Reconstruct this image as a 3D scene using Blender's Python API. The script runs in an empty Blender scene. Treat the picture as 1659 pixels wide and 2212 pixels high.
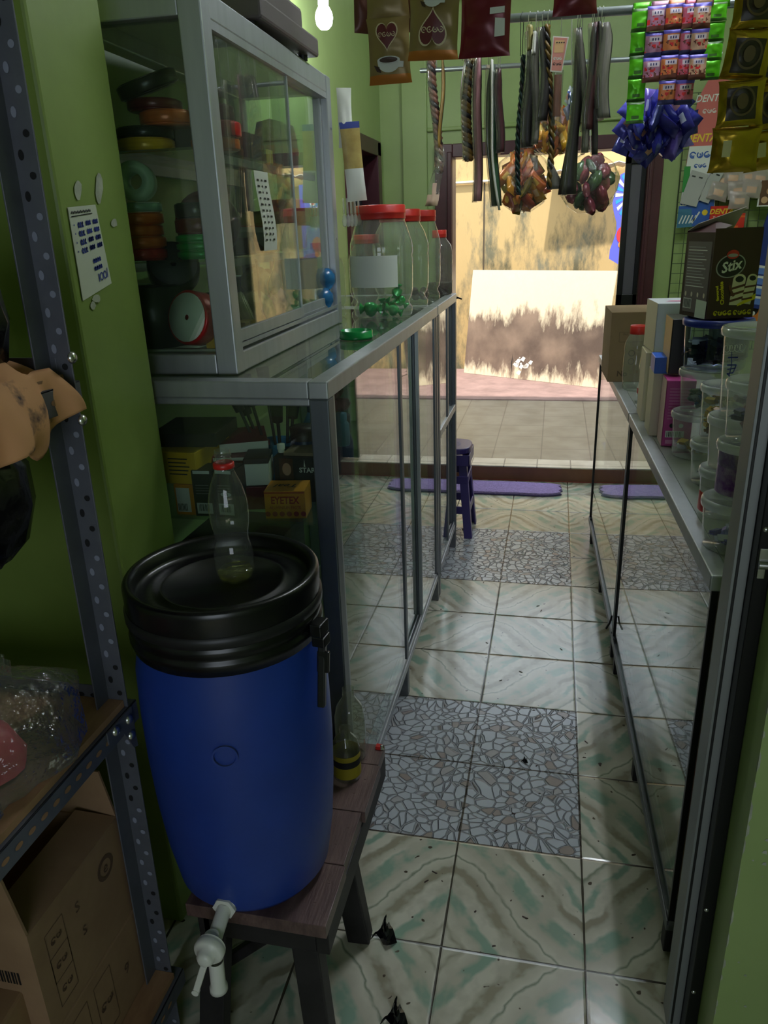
import bpy, bmesh, math, random
from mathutils import Vector, Matrix, noise
random.seed(7)
SC = bpy.context.scene
COL = SC.collection
R = math.radians

# ------------------------------------------------------------------ camera, sky, sun, exposure
CAM_H = 1.47
FOC = 1620.0                                   # focal length for a 1659 x 2212 picture
CX, CY = 829.5, 1106.0
AX_X = Vector((0.97680293, -0.04355172, 0.20966468))
AX_Y = Vector((0.21145186, 0.35082426, -0.91225569))
AX_Z = Vector((-0.03382515, 0.93542802, 0.35189526))
cam_data = bpy.data.cameras.new('camera')
cam_data.sensor_fit = 'VERTICAL'
cam_data.sensor_height = 36.0
cam_data.lens = FOC / 2212.0 * 36.0
cam_data.clip_start = 0.02
cam = bpy.data.objects.new('camera', cam_data)
COL.objects.link(cam)
cam.matrix_world = Matrix.Translation((0, 0, CAM_H)) @ Matrix((AX_X, AX_Y, AX_Z)).to_4x4()
SC.camera = cam

world = bpy.data.worlds.new('sky')
SC.world = world
world.use_nodes = True
bg = world.node_tree.nodes['Background']
bg.inputs['Color'].default_value = (0.80, 0.90, 1.0, 1)
bg.inputs['Strength'].default_value = 2.0

sun_data = bpy.data.lights.new('sun', 'SUN')
sun_data.energy = 5.0
sun_data.angle = R(1.5)
sun_data.color = (1.0, 0.95, 0.86)
sun = bpy.data.objects.new('sun', sun_data)
COL.objects.link(sun)
sun.rotation_euler = (R(20), R(6), 0)          # high sun from behind the shop roof

SC.view_settings.view_transform = 'Standard'
SC.view_settings.look = 'None'
SC.view_settings.gamma = 1.0
SC.view_settings.exposure = 0.8
SC.view_settings.use_curve_mapping = False
SC.cycles.use_denoising = True
SC.cycles.max_bounces = 8
SC.cycles.diffuse_bounces = 5
SC.cycles.glossy_bounces = 4
SC.cycles.transmission_bounces = 6
SC.cycles.transparent_max_bounces = 48
SC.cycles.sample_clamp_indirect = 6.0
SC.cycles.caustics_reflective = False
SC.cycles.caustics_refractive = False

def area(name, loc, rot, sx, sy, energy, color=(1, 1, 1), portal=False):
    d = bpy.data.lights.new(name, 'AREA')
    d.shape = 'RECTANGLE'
    d.size, d.size_y = sx, sy
    d.energy = energy
    d.color = color
    if portal:
        d.cycles.is_portal = True
    o = bpy.data.objects.new(name, d)
    COL.objects.link(o)
    o.location = loc
    o.rotation_euler = rot
    return o

BULB_POWER = 120.0
TUBE_POWER = 80.0                              # emission strength of the lamp on the wall

# ------------------------------------------------------------------ measuring helpers
def at(x, y, Y):
    """The place at depth Y that the calibrated camera saw at picture point x, y."""
    v = Vector((x - CX, -(y - CY), -FOC))
    r = Vector((AX_X.dot(v), AX_Y.dot(v), AX_Z.dot(v)))
    return Vector((0, 0, CAM_H)) + r * (Y / r.y)

def atz(x, y, z):
    v = Vector((x - CX, -(y - CY), -FOC))
    r = Vector((AX_X.dot(v), AX_Y.dot(v), AX_Z.dot(v)))
    return Vector((0, 0, CAM_H)) + r * ((z - CAM_H) / r.z)

def atx(x, y, X):
    v = Vector((x - CX, -(y - CY), -FOC))
    r = Vector((AX_X.dot(v), AX_Y.dot(v), AX_Z.dot(v)))
    return Vector((0, 0, CAM_H)) + r * (X / r.x)

# ------------------------------------------------------------------ materials
def lin(h):
    h = h.lstrip('#')
    out = []
    for i in (0, 2, 4):
        c = int(h[i:i + 2], 16) / 255
        out.append(c / 12.92 if c <= 0.04045 else ((c + 0.055) / 1.055) ** 2.4)
    return (*out, 1)

MATS = {}
def nodes_of(name):
    m = bpy.data.materials.new(name)
    m.use_nodes = True
    nt = m.node_tree
    return m, nt, nt.nodes['Principled BSDF']

def mat(name, hexc, rough=0.5, metal=0.0, spec=0.5, var=0.0, scale=12.0, dark=None, bump=0.0, bscale=40.0, stretch=None, coat=0.0, emit=None):
    """Plain surface with optional two-tone dirt noise and bump."""
    if name in MATS:
        return MATS[name]
    m, nt, p = nodes_of(name)
    p.inputs['Base Color'].default_value = lin(hexc)
    p.inputs['Roughness'].default_value = rough
    p.inputs['Metallic'].default_value = metal
    p.inputs['Specular IOR Level'].default_value = spec
    p.inputs['Coat Weight'].default_value = coat
    L = nt.links.new
    if var or bump:
        tc = nt.nodes.new('ShaderNodeTexCoord')
        mp = nt.nodes.new('ShaderNodeMapping')
        if stretch:
            mp.inputs['Scale'].default_value = stretch
        L(tc.outputs['Object'], mp.inputs['Vector'])
    if var:
        n = nt.nodes.new('ShaderNodeTexNoise')
        n.inputs['Scale'].default_value = scale
        n.inputs['Detail'].default_value = 5
        n.inputs['Roughness'].default_value = 0.62
        L(mp.outputs['Vector'], n.inputs['Vector'])
        cr = nt.nodes.new('ShaderNodeValToRGB')
        cr.color_ramp.elements[0].position = 0.36
        cr.color_ramp.elements[1].position = 0.66
        c = lin(hexc)
        d = lin(dark) if dark else tuple(v * (1 - var) for v in c[:3]) + (1,)
        cr.color_ramp.elements[0].color = tuple(c[i] + (d[i] - c[i]) * var if dark else d[i] for i in range(3)) + (1,)
        cr.color_ramp.elements[1].color = c
        L(n.outputs['Fac'], cr.inputs['Fac'])
        L(cr.outputs['Color'], p.inputs['Base Color'])
    if bump:
        n2 = nt.nodes.new('ShaderNodeTexNoise')
        n2.inputs['Scale'].default_value = bscale
        n2.inputs['Detail'].default_value = 4
        L(mp.outputs['Vector'], n2.inputs['Vector'])
        b = nt.nodes.new('ShaderNodeBump')
        b.inputs['Strength'].default_value = bump
        b.inputs['Distance'].default_value = 0.01
        L(n2.outputs['Fac'], b.inputs['Height'])
        L(b.outputs['Normal'], p.inputs['Normal'])
    if emit:
        p.inputs['Emission Color'].default_value = lin(hexc)
        p.inputs['Emission Strength'].default_value = emit
    MATS[name] = m
    return m

def clear(name, tint='#f4faf6', haze=0.0, hazecol='#d8dcd8', rough=0.0, refl=1.0, wrinkle=0.0, hazenoise=0.0):
    """Clear glass or film: see-through plus a mirror share that grows at grazing angles, plus a little dust."""
    if name in MATS:
        return MATS[name]
    m = bpy.data.materials.new(name)
    m.use_nodes = True
    nt = m.node_tree
    nt.nodes.clear()
    N, L = nt.nodes.new, nt.links.new
    out = N('ShaderNodeOutputMaterial')
    tr = N('ShaderNodeBsdfTransparent')
    tr.inputs['Color'].default_value = lin(tint)
    gl = N('ShaderNodeBsdfGlossy')
    gl.inputs['Roughness'].default_value = rough
    gl.inputs['Color'].default_value = (refl, refl, refl, 1)
    geo = N('ShaderNodeNewGeometry')
    dot = N('ShaderNodeVectorMath'); dot.operation = 'DOT_PRODUCT'
    L(geo.outputs['Incoming'], dot.inputs[0])
    nsock = geo.outputs['Normal']
    if wrinkle:
        tc = N('ShaderNodeTexCoord')
        nz = N('ShaderNodeTexNoise'); nz.inputs['Scale'].default_value = 38; nz.inputs['Detail'].default_value = 3
        L(tc.outputs['Object'], nz.inputs['Vector'])
        b = N('ShaderNodeBump'); b.inputs['Strength'].default_value = wrinkle; b.inputs['Distance'].default_value = 0.02
        L(nz.outputs['Fac'], b.inputs['Height'])
        L(b.outputs['Normal'], gl.inputs['Normal'])
        nsock = b.outputs['Normal']
    L(nsock, dot.inputs[1])
    ab = N('ShaderNodeMath'); ab.operation = 'ABSOLUTE'; L(dot.outputs['Value'], ab.inputs[0])
    su = N('ShaderNodeMath'); su.operation = 'SUBTRACT'; su.inputs[0].default_value = 1; L(ab.outputs[0], su.inputs[1])
    pw = N('ShaderNodeMath'); pw.operation = 'POWER'; pw.inputs[1].default_value = 5; L(su.outputs[0], pw.inputs[0])
    ma = N('ShaderNodeMath'); ma.operation = 'MULTIPLY_ADD'; ma.inputs[1].default_value = 0.955; ma.inputs[2].default_value = 0.045
    L(pw.outputs[0], ma.inputs[0])
    base = tr
    if haze:
        df = N('ShaderNodeBsdfDiffuse'); df.inputs['Color'].default_value = lin(hazecol)
        tl = N('ShaderNodeBsdfTranslucent'); tl.inputs['Color'].default_value = lin(hazecol)
        ms = N('ShaderNodeMixShader'); ms.inputs[0].default_value = 0.5
        L(df.outputs[0], ms.inputs[1]); L(tl.outputs[0], ms.inputs[2])
        mh = N('ShaderNodeMixShader'); mh.inputs[0].default_value = haze
        if hazenoise:
            tc2 = N('ShaderNodeTexCoord')
            mp = N('ShaderNodeMapping'); mp.inputs['Scale'].default_value = (1, 3, 0.5)
            L(tc2.outputs['Object'], mp.inputs['Vector'])
            nz2 = N('ShaderNodeTexNoise'); nz2.inputs['Scale'].default_value = 5; nz2.inputs['Detail'].default_value = 4
            L(mp.outputs['Vector'], nz2.inputs['Vector'])
            mr = N('ShaderNodeMapRange'); mr.inputs[1].default_value = 0.4; mr.inputs[2].default_value = 0.7
            mr.inputs[3].default_value = haze; mr.inputs[4].default_value = haze + hazenoise
            L(nz2.outputs['Fac'], mr.inputs[0]); L(mr.outputs[0], mh.inputs[0])
        L(tr.outputs[0], mh.inputs[1]); L(ms.outputs[0], mh.inputs[2])
        base = mh
    mx = N('ShaderNodeMixShader')
    L(ma.outputs[0], mx.inputs[0]); L(base.outputs[0], mx.inputs[1]); L(gl.outputs[0], mx.inputs[2])
    L(mx.outputs[0], out.inputs['Surface'])
    MATS[name] = m
    return m

# ------------------------------------------------------------------ mesh builder
I4 = Matrix.Identity(4)
def frame(o, xd, yd):
    xd, yd = Vector(xd).normalized(), Vector(yd).normalized()
    zd = xd.cross(yd)
    M = Matrix((xd, yd, zd)).transposed().to_4x4()
    M.translation = Vector(o)
    return M
def face_cam(o): return frame(o, (1, 0, 0), (0, 0, 1))       # a surface that faces -Y
def face_px(o): return frame(o, (0, 1, 0), (0, 0, 1))        # faces +X
def face_nx(o): return frame(o, (0, -1, 0), (0, 0, 1))       # faces -X
def face_up(o): return frame(o, (1, 0, 0), (0, 1, 0))
def T(x, y, z): return Matrix.Translation((x, y, z))
def RZ(a): return Matrix.Rotation(R(a), 4, 'Z')
def RX(a): return Matrix.Rotation(R(a), 4, 'X')
def RY(a): return Matrix.Rotation(R(a), 4, 'Y')

class MB:
    def __init__(s, *mats):
        s.bm = bmesh.new()
        s.mats = list(mats)
    def face(s, pts, m=0, smooth=False):
        f = s.bm.faces.new([s.bm.verts.new(p) for p in pts])
        f.material_index = m
        f.smooth = smooth
        return f
    def box(s, x0, y0, z0, x1, y1, z1, m=0, M=I4):
        v = [s.bm.verts.new(M @ Vector(p)) for p in
             ((x0, y0, z0), (x1, y0, z0), (x1, y1, z0), (x0, y1, z0), (x0, y0, z1), (x1, y0, z1), (x1, y1, z1), (x0, y1, z1))]
        for q in ((3, 2, 1, 0), (4, 5, 6, 7), (0, 1, 5, 4), (1, 2, 6, 5), (2, 3, 7, 6), (3, 0, 4, 7)):
            f = s.bm.faces.new([v[i] for i in q])
            f.material_index = m
        return s
    def cbox(s, c, size, m=0, M=I4):
        x, y, z = c; a, b, d = (k / 2 for k in size)
        return s.box(x - a, y - b, z - d, x + a, y + b, z + d, m, M)
    def bar(s, a, b, w, h, m=0, up=(0, 0, 1)):
        a, b = Vector(a), Vector(b)
        d = (b - a); L = d.length; d.normalize()
        u = Vector(up)
        if abs(d.dot(u)) > 0.98: u = Vector((0, 1, 0))
        x = d.cross(u).normalized(); z = x.cross(d)
        M = Matrix((x, d, z)).transposed().to_4x4(); M.translation = a
        return s.box(-w / 2, 0, -h / 2, w / 2, L, h / 2, m, M)
    def lathe(s, prof, seg=32, M=I4, m=0, smooth=True, wob=None):
        rings = []
        for (r, z) in prof:
            if r < 1e-5:
                rings.append([s.bm.verts.new(M @ Vector((0, 0, z)))])
            else:
                ring = []
                for i in range(seg):
                    a = 2 * math.pi * i / seg
                    rr = r * (wob(a, z) if wob else 1)
                    ring.append(s.bm.verts.new(M @ Vector((rr * math.cos(a), rr * math.sin(a), z))))
                rings.append(ring)
        for k in range(len(rings) - 1):
            A, B = rings[k], rings[k + 1]
            mm = m[k] if isinstance(m, (list, tuple)) else m
            for i in range(seg):
                j = (i + 1) % seg
                if len(A) == 1 and len(B) == 1: continue
                if len(A) == 1: q = [A[0], B[j], B[i]][::-1]
                elif len(B) == 1: q = [A[i], A[j], B[0]]
                else: q = [A[i], A[j], B[j], B[i]]
                f = s.bm.faces.new(q); f.material_index = mm; f.smooth = smooth
        return s
    def cyl(s, a, b, r, seg=16, m=0, r2=None, smooth=True):
        a, b = Vector(a), Vector(b)
        d = b - a; L = d.length
        M = Matrix.Translation(a) @ d.to_track_quat('Z', 'Y').to_matrix().to_4x4()
        r2 = r if r2 is None else r2
        f0 = len(s.bm.faces)
        s.lathe([(0, 0), (r, 0)], seg, M, m, False)
        s.lathe([(r, 0), (r2, L)], seg, M, m, smooth)
        s.lathe([(r2, L), (0, L)], seg, M, m, False)
        return s
    def tube(s, pts, r, seg=8, m=0):
        pts = [Vector(p) for p in pts]
        rings = []
        for i, p in enumerate(pts):
            d = (pts[min(i + 1, len(pts) - 1)] - pts[max(i - 1, 0)]).normalized()
            u = Vector((0, 0, 1)) if abs(d.z) < 0.95 else Vector((0, 1, 0))
            x = d.cross(u).normalized(); y = x.cross(d)
            rr = r[i] if isinstance(r, (list, tuple)) else r
            rings.append([s.bm.verts.new(p + (x * math.cos(2 * math.pi * k / seg) + y * math.sin(2 * math.pi * k / seg)) * rr) for k in range(seg)])
        for A, B in zip(rings, rings[1:]):
            for i in range(seg):
                j = (i + 1) % seg
                f = s.bm.faces.new([A[i], A[j], B[j], B[i]]); f.material_index = m; f.smooth = True
        for ring, rev in ((rings[0], True), (rings[-1], False)):
            f = s.bm.faces.new(ring[::-1] if rev else ring); f.material_index = m
        return s
    def etube(s, pts, wx, wy, seg=10, m=0, matfn=None, rz=0):
        """A flattened strand: elliptical section wx by wy (per point or constant) along a mostly vertical path."""
        rings = []
        n = len(pts)
        for i, p in enumerate(pts):
            a = wx[i] if isinstance(wx, (list, tuple)) else wx
            b = wy[i] if isinstance(wy, (list, tuple)) else wy
            ca, sa = math.cos(rz), math.sin(rz)
            ring = []
            for k in range(seg):
                t = 2 * math.pi * k / seg
                x, y = a * math.cos(t), b * math.sin(t)
                ring.append(s.bm.verts.new(Vector(p) + Vector((x * ca - y * sa, x * sa + y * ca, 0))))
            rings.append(ring)
        for j, (A, B) in enumerate(zip(rings, rings[1:])):
            for i in range(seg):
                q = (i + 1) % seg
                f = s.bm.faces.new([A[i], B[i], B[q], A[q]]); f.smooth = True
                f.material_index = matfn(j / (n - 1), i / seg) if matfn else m
        f = s.bm.faces.new(rings[0]); f.material_index = m
        f = s.bm.faces.new(rings[-1][::-1]); f.material_index = m
        return s
    def prism(s, poly, z0, z1, m=0, M=I4, top=None):
        a = [s.bm.verts.new(M @ Vector((x, y, z0))) for x, y in poly]
        b = [s.bm.verts.new(M @ Vector((x, y, z1))) for x, y in poly]
        n = len(poly)
        f = s.bm.faces.new(a[::-1]); f.material_index = m
        f = s.bm.faces.new(b); f.material_index = m if top is None else top
        for i in range(n):
            j = (i + 1) % n
            f = s.bm.faces.new([a[i], a[j], b[j], b[i]]); f.material_index = m
        return s
    def grid(s, nx, ny, fn, m=0, smooth=True, matfn=None):
        v = [[s.bm.verts.new(fn(i / nx, j / ny)) for i in range(nx + 1)] for j in range(ny + 1)]
        for j in range(ny):
            for i in range(nx):
                f = s.bm.faces.new([v[j][i], v[j][i + 1], v[j + 1][i + 1], v[j + 1][i]])
                f.material_index = matfn(i / nx + .5 / nx, j / ny + .5 / ny) if matfn else m
                f.smooth = smooth
        return s
    def pouch(s, w, h, d, M=I4, m=0, matfn=None, nx=8, ny=12, crimp=0.006, seed=0, rag=0.0):
        """A pillow pack: flat crimped ends, bulging middle; hangs from z=0 down to -h, faces -Y."""
        for side in (-1, 1):
            def fn(u, v):
                a, b = 2 * u - 1, 2 * v - 1
                bul = max(0, 1 - a * a) ** 0.6 * max(0, 1 - abs(b) ** 5) ** 0.8
                nz = noise.noise(Vector((u * 3 + seed * 7.3, v * 4, seed + side)))
                x = a * w / 2 * (1 - 0.07 * (1 - abs(b) ** 4)) + rag * noise.noise(Vector((v * 6, seed * 3.1, 0)))
                yy = side * (0.0004 + d / 2 * bul * (1 + 0.5 * nz)) + crimp * 0.4 * math.sin(v * 9 + seed) * (1 - bul) * abs(b)
                return M @ Vector((x, yy, -h * (1 - v)))
            mf = matfn if side < 0 else ((lambda u, v: matfn(1 - u, v)) if matfn else None)
            if side < 0: s.grid(nx, ny, fn, m, True, mf)
            else: s.grid(nx, ny, lambda u, v: fn(1 - u, v), m, True, mf)
        return s
    def text(s, body, size, M, m=0, align='CENTER', shear=0.0, sx=1.0, bold=0.0):
        cu = bpy.data.curves.new('lettering', 'FONT')
        cu.body = body; cu.size = size; cu.align_x = align; cu.align_y = 'CENTER'; cu.shear = shear
        cu.resolution_u = 2; cu.offset = bold
        ob = bpy.data.objects.new('lettering', cu)
        me = ob.to_mesh()
        base = len(s.bm.verts)
        vs = [s.bm.verts.new(M @ Vector((v.co.x * sx, v.co.y, 0))) for v in me.vertices]
        for p in me.polygons:
            try:
                f = s.bm.faces.new([vs[i] for i in p.vertices]); f.material_index = m
            except ValueError:
                pass
        ob.to_mesh_clear()
        bpy.data.objects.remove(ob); bpy.data.curves.remove(cu)
        return s
    def disc(s, r, M, m=0, seg=24, ry=None, r_in=0):
        ry = r if ry is None else ry
        pts = [M @ Vector((r * math.cos(2 * math.pi * i / seg), ry * math.sin(2 * math.pi * i / seg), 0)) for i in range(seg)]
        if not r_in:
            s.face(pts, m)
        else:
            k = r_in / r
            inn = [M @ Vector((k * r * math.cos(2 * math.pi * i / seg), k * ry * math.sin(2 * math.pi * i / seg), 0)) for i in range(seg)]
            for i in range(seg):
                j = (i + 1) % seg
                s.face([pts[i], pts[j], inn[j], inn[i]], m)
        return s
    def poly(s, pts2, M, m=0):
        s.face([M @ Vector((x, y, 0)) for x, y in pts2], m); return s
    def rect(s, x0, y0, x1, y1, M, m=0):
        return s.poly([(x0, y0), (x1, y0), (x1, y1), (x0, y1)], M, m)
    def stroke(s, pts2, w, M, m=0):
        for (x0, y0), (x1, y1) in zip(pts2, pts2[1:]):
            d = Vector((x1 - x0, y1 - y0))
            if d.length < 1e-6: continue
            n = Vector((-d.y, d.x)).normalized() * w / 2
            s.poly([(x0 - n.x, y0 - n.y), (x1 - n.x, y1 - n.y), (x1 + n.x, y1 + n.y), (x0 + n.x, y0 + n.y)], M, m)
        return s
    def curls(s, n, size, M, m=0, w=None):
        """A line of round looping letters."""
        w = w or size * 0.16
        for i in range(n):
            cx = (i - (n - 1) / 2) * size * 1.12
            a0 = (0.3, 2.2, 1.2, 0.8)[i % 4]
            pts = [(cx + size * .44 * math.cos(a0 + t * 0.5), size * .44 * math.sin(a0 + t * 0.5)) for t in range(11)]
            s.stroke(pts, w, M, m)
            q = [(cx + size * .2 * math.cos(a0 + 2 + t * .8), -size * .06 + size * .2 * math.sin(a0 + 2 + t * .8)) for t in range(6)]
            s.stroke(q, w, M, m)
        return s
    def build(s, name, parent=None, bevel=0.0, recalc=False, subd=0, solid=0.0):
        if recalc:
            bmesh.ops.recalc_face_normals(s.bm, faces=s.bm.faces)
        me = bpy.data.meshes.new(name)
        s.bm.to_mesh(me); s.bm.free()
        for m in s.mats: me.materials.append(m)
        o = bpy.data.objects.new(name, me)
        COL.objects.link(o)
        if parent is not None: o.parent = parent
        if solid:
            md = o.modifiers.new('thickness', 'SOLIDIFY'); md.thickness = solid; md.offset = 0
        if bevel:
            md = o.modifiers.new('bevel', 'BEVEL'); md.width = bevel; md.segments = 2; md.limit_method = 'ANGLE'
            md.harden_normals = False
        if subd:
            md = o.modifiers.new('smooth', 'SUBSURF'); md.levels = subd; md.render_levels = subd
        return o

def tag(o, label, cat, group=None, kind=None):
    o['label'] = label; o['category'] = cat
    if group: o['group'] = group
    if kind: o['kind'] = kind
    return o
def thing(name, label, cat, loc=(0, 0, 0), rz=0, group=None, rot=None):
    o = bpy.data.objects.new(name, None)
    o.empty_display_size = 0.05
    COL.objects.link(o)
    o.location = loc
    o.rotation_euler = rot if rot else (0, 0, R(rz))
    return tag(o, label, cat, group)
def struct(o, label, cat='room'):
    o['kind'] = 'structure'; o['label'] = label; o['category'] = cat
    return o
def dup(root, loc, rz=None, label=None, group=None, swap=None, rot=None):
    """Copy of a thing with copies of its parts and sub-parts; swap maps material -> material."""
    def cp(o, parent):
        c = o.copy(); COL.objects.link(c)
        if parent is not None: c.parent = parent
        if swap and o.data is not None:
            for i, sl in enumerate(c.material_slots):
                if sl.material in swap:
                    sl.link = 'OBJECT'; sl.material = swap[o.data.materials[i]]
        for ch in [k for k in o.children]: cp(ch, c)
        return c
    r = cp(root, None)
    r.location = loc
    if rz is not None: r.rotation_euler = (0, 0, R(rz))
    if rot: r.rotation_euler = rot
    if label: r['label'] = label
    if group: r['group'] = group
    return r
# ------------------------------------------------------------------ palette
GREEN = mat('green_wall_paint', '#9cb172', 0.42, var=0.3, scale=2.6, dark='#7d9053', bump=0.06, bscale=25)
WHITEPLASTER = mat('white_plaster', '#d8d6cc', 0.7)
PLASTERCHIP = mat('chipped_plaster', '#b3b6a6', 0.7, var=0.3, scale=40)
MAROON = mat('maroon_gloss_paint', '#4a1f28', 0.35, var=0.2, scale=8)
BLACKMETAL = mat('black_metal', '#121214', 0.35, 0.3)
ALU = mat('brushed_aluminium', '#b4b8bd', 0.42, 0.65, var=0.12, scale=30, stretch=(1, 1, 0.1))
ALUD2 = mat('dark_reflection_aluminium', '#6c727b', .4, .6, var=.15, scale=25, stretch=(1, 1, .1))  # aluminium darkened: the dark surroundings it reflects are put into the colour
ALUDARK = mat('tarnished_aluminium', '#7b7d82', 0.45, 0.55, var=0.25, scale=25)
RUBBER = mat('black_rubber', '#0d0d0e', 0.5)
STEEL = mat('bright_steel', '#c9c9c6', 0.25, 0.95)
GLASS = clear('pane_glass', '#eef6f1', haze=0.018, hazenoise=0.03)
GLASSDUSTY = clear('dusty_glass', '#e6efe6', haze=0.05, hazenoise=0.10)
PET = clear('clear_plastic', '#f6f9f7', haze=0.10, rough=0.03, hazecol='#f4f6f6')
FILM = clear('clear_film', '#fbfbfb', haze=0.05, rough=0.06, wrinkle=0.6)
PAPER = mat('white_paper', '#d9dad6', 0.7)
WHITEP = mat('white_plastic', '#e4e4de', 0.35)
REDP = mat('red_plastic', '#c22a26', 0.35)
GREENP = mat('green_plastic', '#0f8a3a', 0.3)
BLUEINK = mat('blue_ink', '#1f3290', 0.6)
BLACKINK = mat('black_ink', '#151516', 0.6)
CARD = mat('brown_cardboard', '#9c7d60', 0.85, var=0.35, scale=9, dark='#6b4c36')
CARD2 = mat('tan_cardboard', '#94795c', 0.85, var=0.15, scale=6)
WOOD = mat('dark_bench_wood', '#705955', 0.36, var=0.6, scale=7, dark='#38252a', stretch=(8, 0.9, 4), bump=0.12, bscale=30)
BLACKWOOD = mat('black_wood', '#171417', 0.55, var=0.4, scale=14, dark='#3a3538')

# ------------------------------------------------------------------ floor with printed swirl tiles and pebble tiles
def tile_nodes(nt, x0, y0, pitch):
    N, L = nt.nodes.new, nt.links.new
    tc = N('ShaderNodeTexCoord'); sp = N('ShaderNodeSeparateXYZ'); L(tc.outputs['Object'], sp.inputs[0])
    def M(op, a, b=None, c=None):
        n = N('ShaderNodeMath'); n.operation = op
        for k, v in enumerate((a, b, c)):
            if v is None: continue
            if isinstance(v, (int, float)): n.inputs[k].default_value = v
            else: L(v, n.inputs[k])
        return n.outputs[0]
    u = M('DIVIDE', M('SUBTRACT', sp.outputs[0], x0), pitch)
    v = M('DIVIDE', M('SUBTRACT', sp.outputs[1], y0), pitch)
    return N, L, M, tc, sp, u, v

def swirl_tiles():
    m, nt, p = nodes_of('swirl_printed_floor_tiles')
    N, L, M, tc, sp, u, v = tile_nodes(nt, -0.18, 1.189, 0.305)
    mu, mv = M('PINGPONG', u, 1), M('PINGPONG', v, 1)
    fu, fv = M('FRACT', u), M('FRACT', v)
    s = M('SUBTRACT', mu, mv)
    t = M('ADD', mu, mv)
    bend = M('MULTIPLY', M('SINE', M('MULTIPLY', s, 3.4)), 0.06)
    tt = M('ADD', t, bend)
    def nz(sx_, sy_, off, det=3):
        cb = N('ShaderNodeCombineXYZ'); L(M('MULTIPLY', t, sx_), cb.inputs[0]); L(M('MULTIPLY', s, sy_), cb.inputs[1]); cb.inputs[2].default_value = off
        n = N('ShaderNodeTexNoise'); n.inputs['Scale'].default_value = 1.0; n.inputs['Detail'].default_value = det; n.inputs['Roughness'].default_value = 0.6
        L(cb.outputs[0], n.inputs['Vector'])
        return n.outputs['Fac']
    tw = M('ADD', M('ADD', tt, M('MULTIPLY', M('SUBTRACT', nz(1.2, 1.5, 2.0), .5), .34)), M('MULTIPLY', M('SUBTRACT', nz(7, 3, 7.0, 4), .5), .08))
    def mix(fac, a, b):
        n = N('ShaderNodeMix'); n.data_type = 'RGBA'
        L(fac, n.inputs['Factor'])
        for k, v_ in (('A', a), ('B', b)):
            sock = [i for i in n.inputs if i.name == k and i.type == 'RGBA'][0]
            if isinstance(v_, tuple): sock.default_value = v_
            else: L(v_, sock)
        return [o for o in n.outputs if o.type == 'RGBA'][0]
    CR_, LT, GN, BR, DKG = lin('#d0cdbd'), lin('#bcb9a8'), lin('#8ca795'), lin('#9a9480'), lin('#7f8874')
    rp = N('ShaderNodeValToRGB'); el = rp.color_ramp.elements
    el[0].position = 0; el[0].color = CR_; el[1].position = 1; el[1].color = CR_
    for pos, col in ((.05, CR_), (.075, BR), (.10, CR_), (.155, LT), (.18, GN), (.225, GN), (.245, CR_), (.30, CR_), (.325, BR), (.36, BR), (.375, LT), (.42, CR_), (.43, DKG), (.442, CR_), (.50, LT), (.525, GN), (.59, GN), (.61, CR_), (.655, LT), (.675, BR), (.71, BR), (.725, CR_), (.77, CR_), (.79, GN), (.815, GN), (.83, CR_), (.87, LT), (.89, DKG), (.905, CR_)):
        e_ = el.new(pos); e_.color = col
    L(M('MULTIPLY', tw, .5), rp.inputs['Fac'])
    pr = N('ShaderNodeMapRange'); pr.inputs[1].default_value = .36; pr.inputs[2].default_value = .52; L(nz(3.0, 2.4, 15.0), pr.inputs[0])
    c = mix(pr.outputs[0], LT, rp.outputs['Color'])
    # dirt specks and grime
    vo = N('ShaderNodeTexNoise'); vo.inputs['Scale'].default_value = 46; vo.inputs['Detail'].default_value = 1; L(tc.outputs['Object'], vo.inputs['Vector'])
    mr = N('ShaderNodeMapRange'); mr.inputs[1].default_value = 0.735; mr.inputs[2].default_value = 0.76; L(vo.outputs['Fac'], mr.inputs[0])
    c = mix(mr.outputs[0], c, lin('#4d4238'))
    gr = N('ShaderNodeTexNoise'); gr.inputs['Scale'].default_value = 5; gr.inputs['Detail'].default_value = 6; L(tc.outputs['Object'], gr.inputs['Vector'])
    mr2 = N('ShaderNodeMapRange'); mr2.inputs[1].default_value = 0.45; mr2.inputs[2].default_value = 0.75; mr2.inputs[4].default_value = 0.35; L(gr.outputs['Fac'], mr2.inputs[0])
    c = mix(mr2.outputs[0], c, lin('#948a78'))
    eu = M('MINIMUM', fu, M('SUBTRACT', 1, fu)); ev = M('MINIMUM', fv, M('SUBTRACT', 1, fv))
    e = M('MINIMUM', eu, ev)
    jn = N('ShaderNodeTexNoise'); jn.inputs['Scale'].default_value = 14; L(tc.outputs['Object'], jn.inputs['Vector'])
    g = M('LESS_THAN', e, M('MULTIPLY_ADD', jn.outputs['Fac'], 0.012, 0.002))
    c = mix(g, c, lin('#4b463d'))
    L(c, p.inputs['Base Color'])
    rr = N('ShaderNodeMapRange'); rr.inputs[3].default_value = 0.10; rr.inputs[4].default_value = 0.24; L(gr.outputs['Fac'], rr.inputs[0])
    L(rr.outputs[0], p.inputs['Roughness'])
    b = N('ShaderNodeBump'); b.inputs['Strength'].default_value = 0.5; b.inputs['Distance'].default_value = 0.003
    L(M('MULTIPLY', M('MINIMUM', e, 0.02), 50), b.inputs['Height']); L(b.outputs['Normal'], p.inputs['Normal'])
    return m

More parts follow.
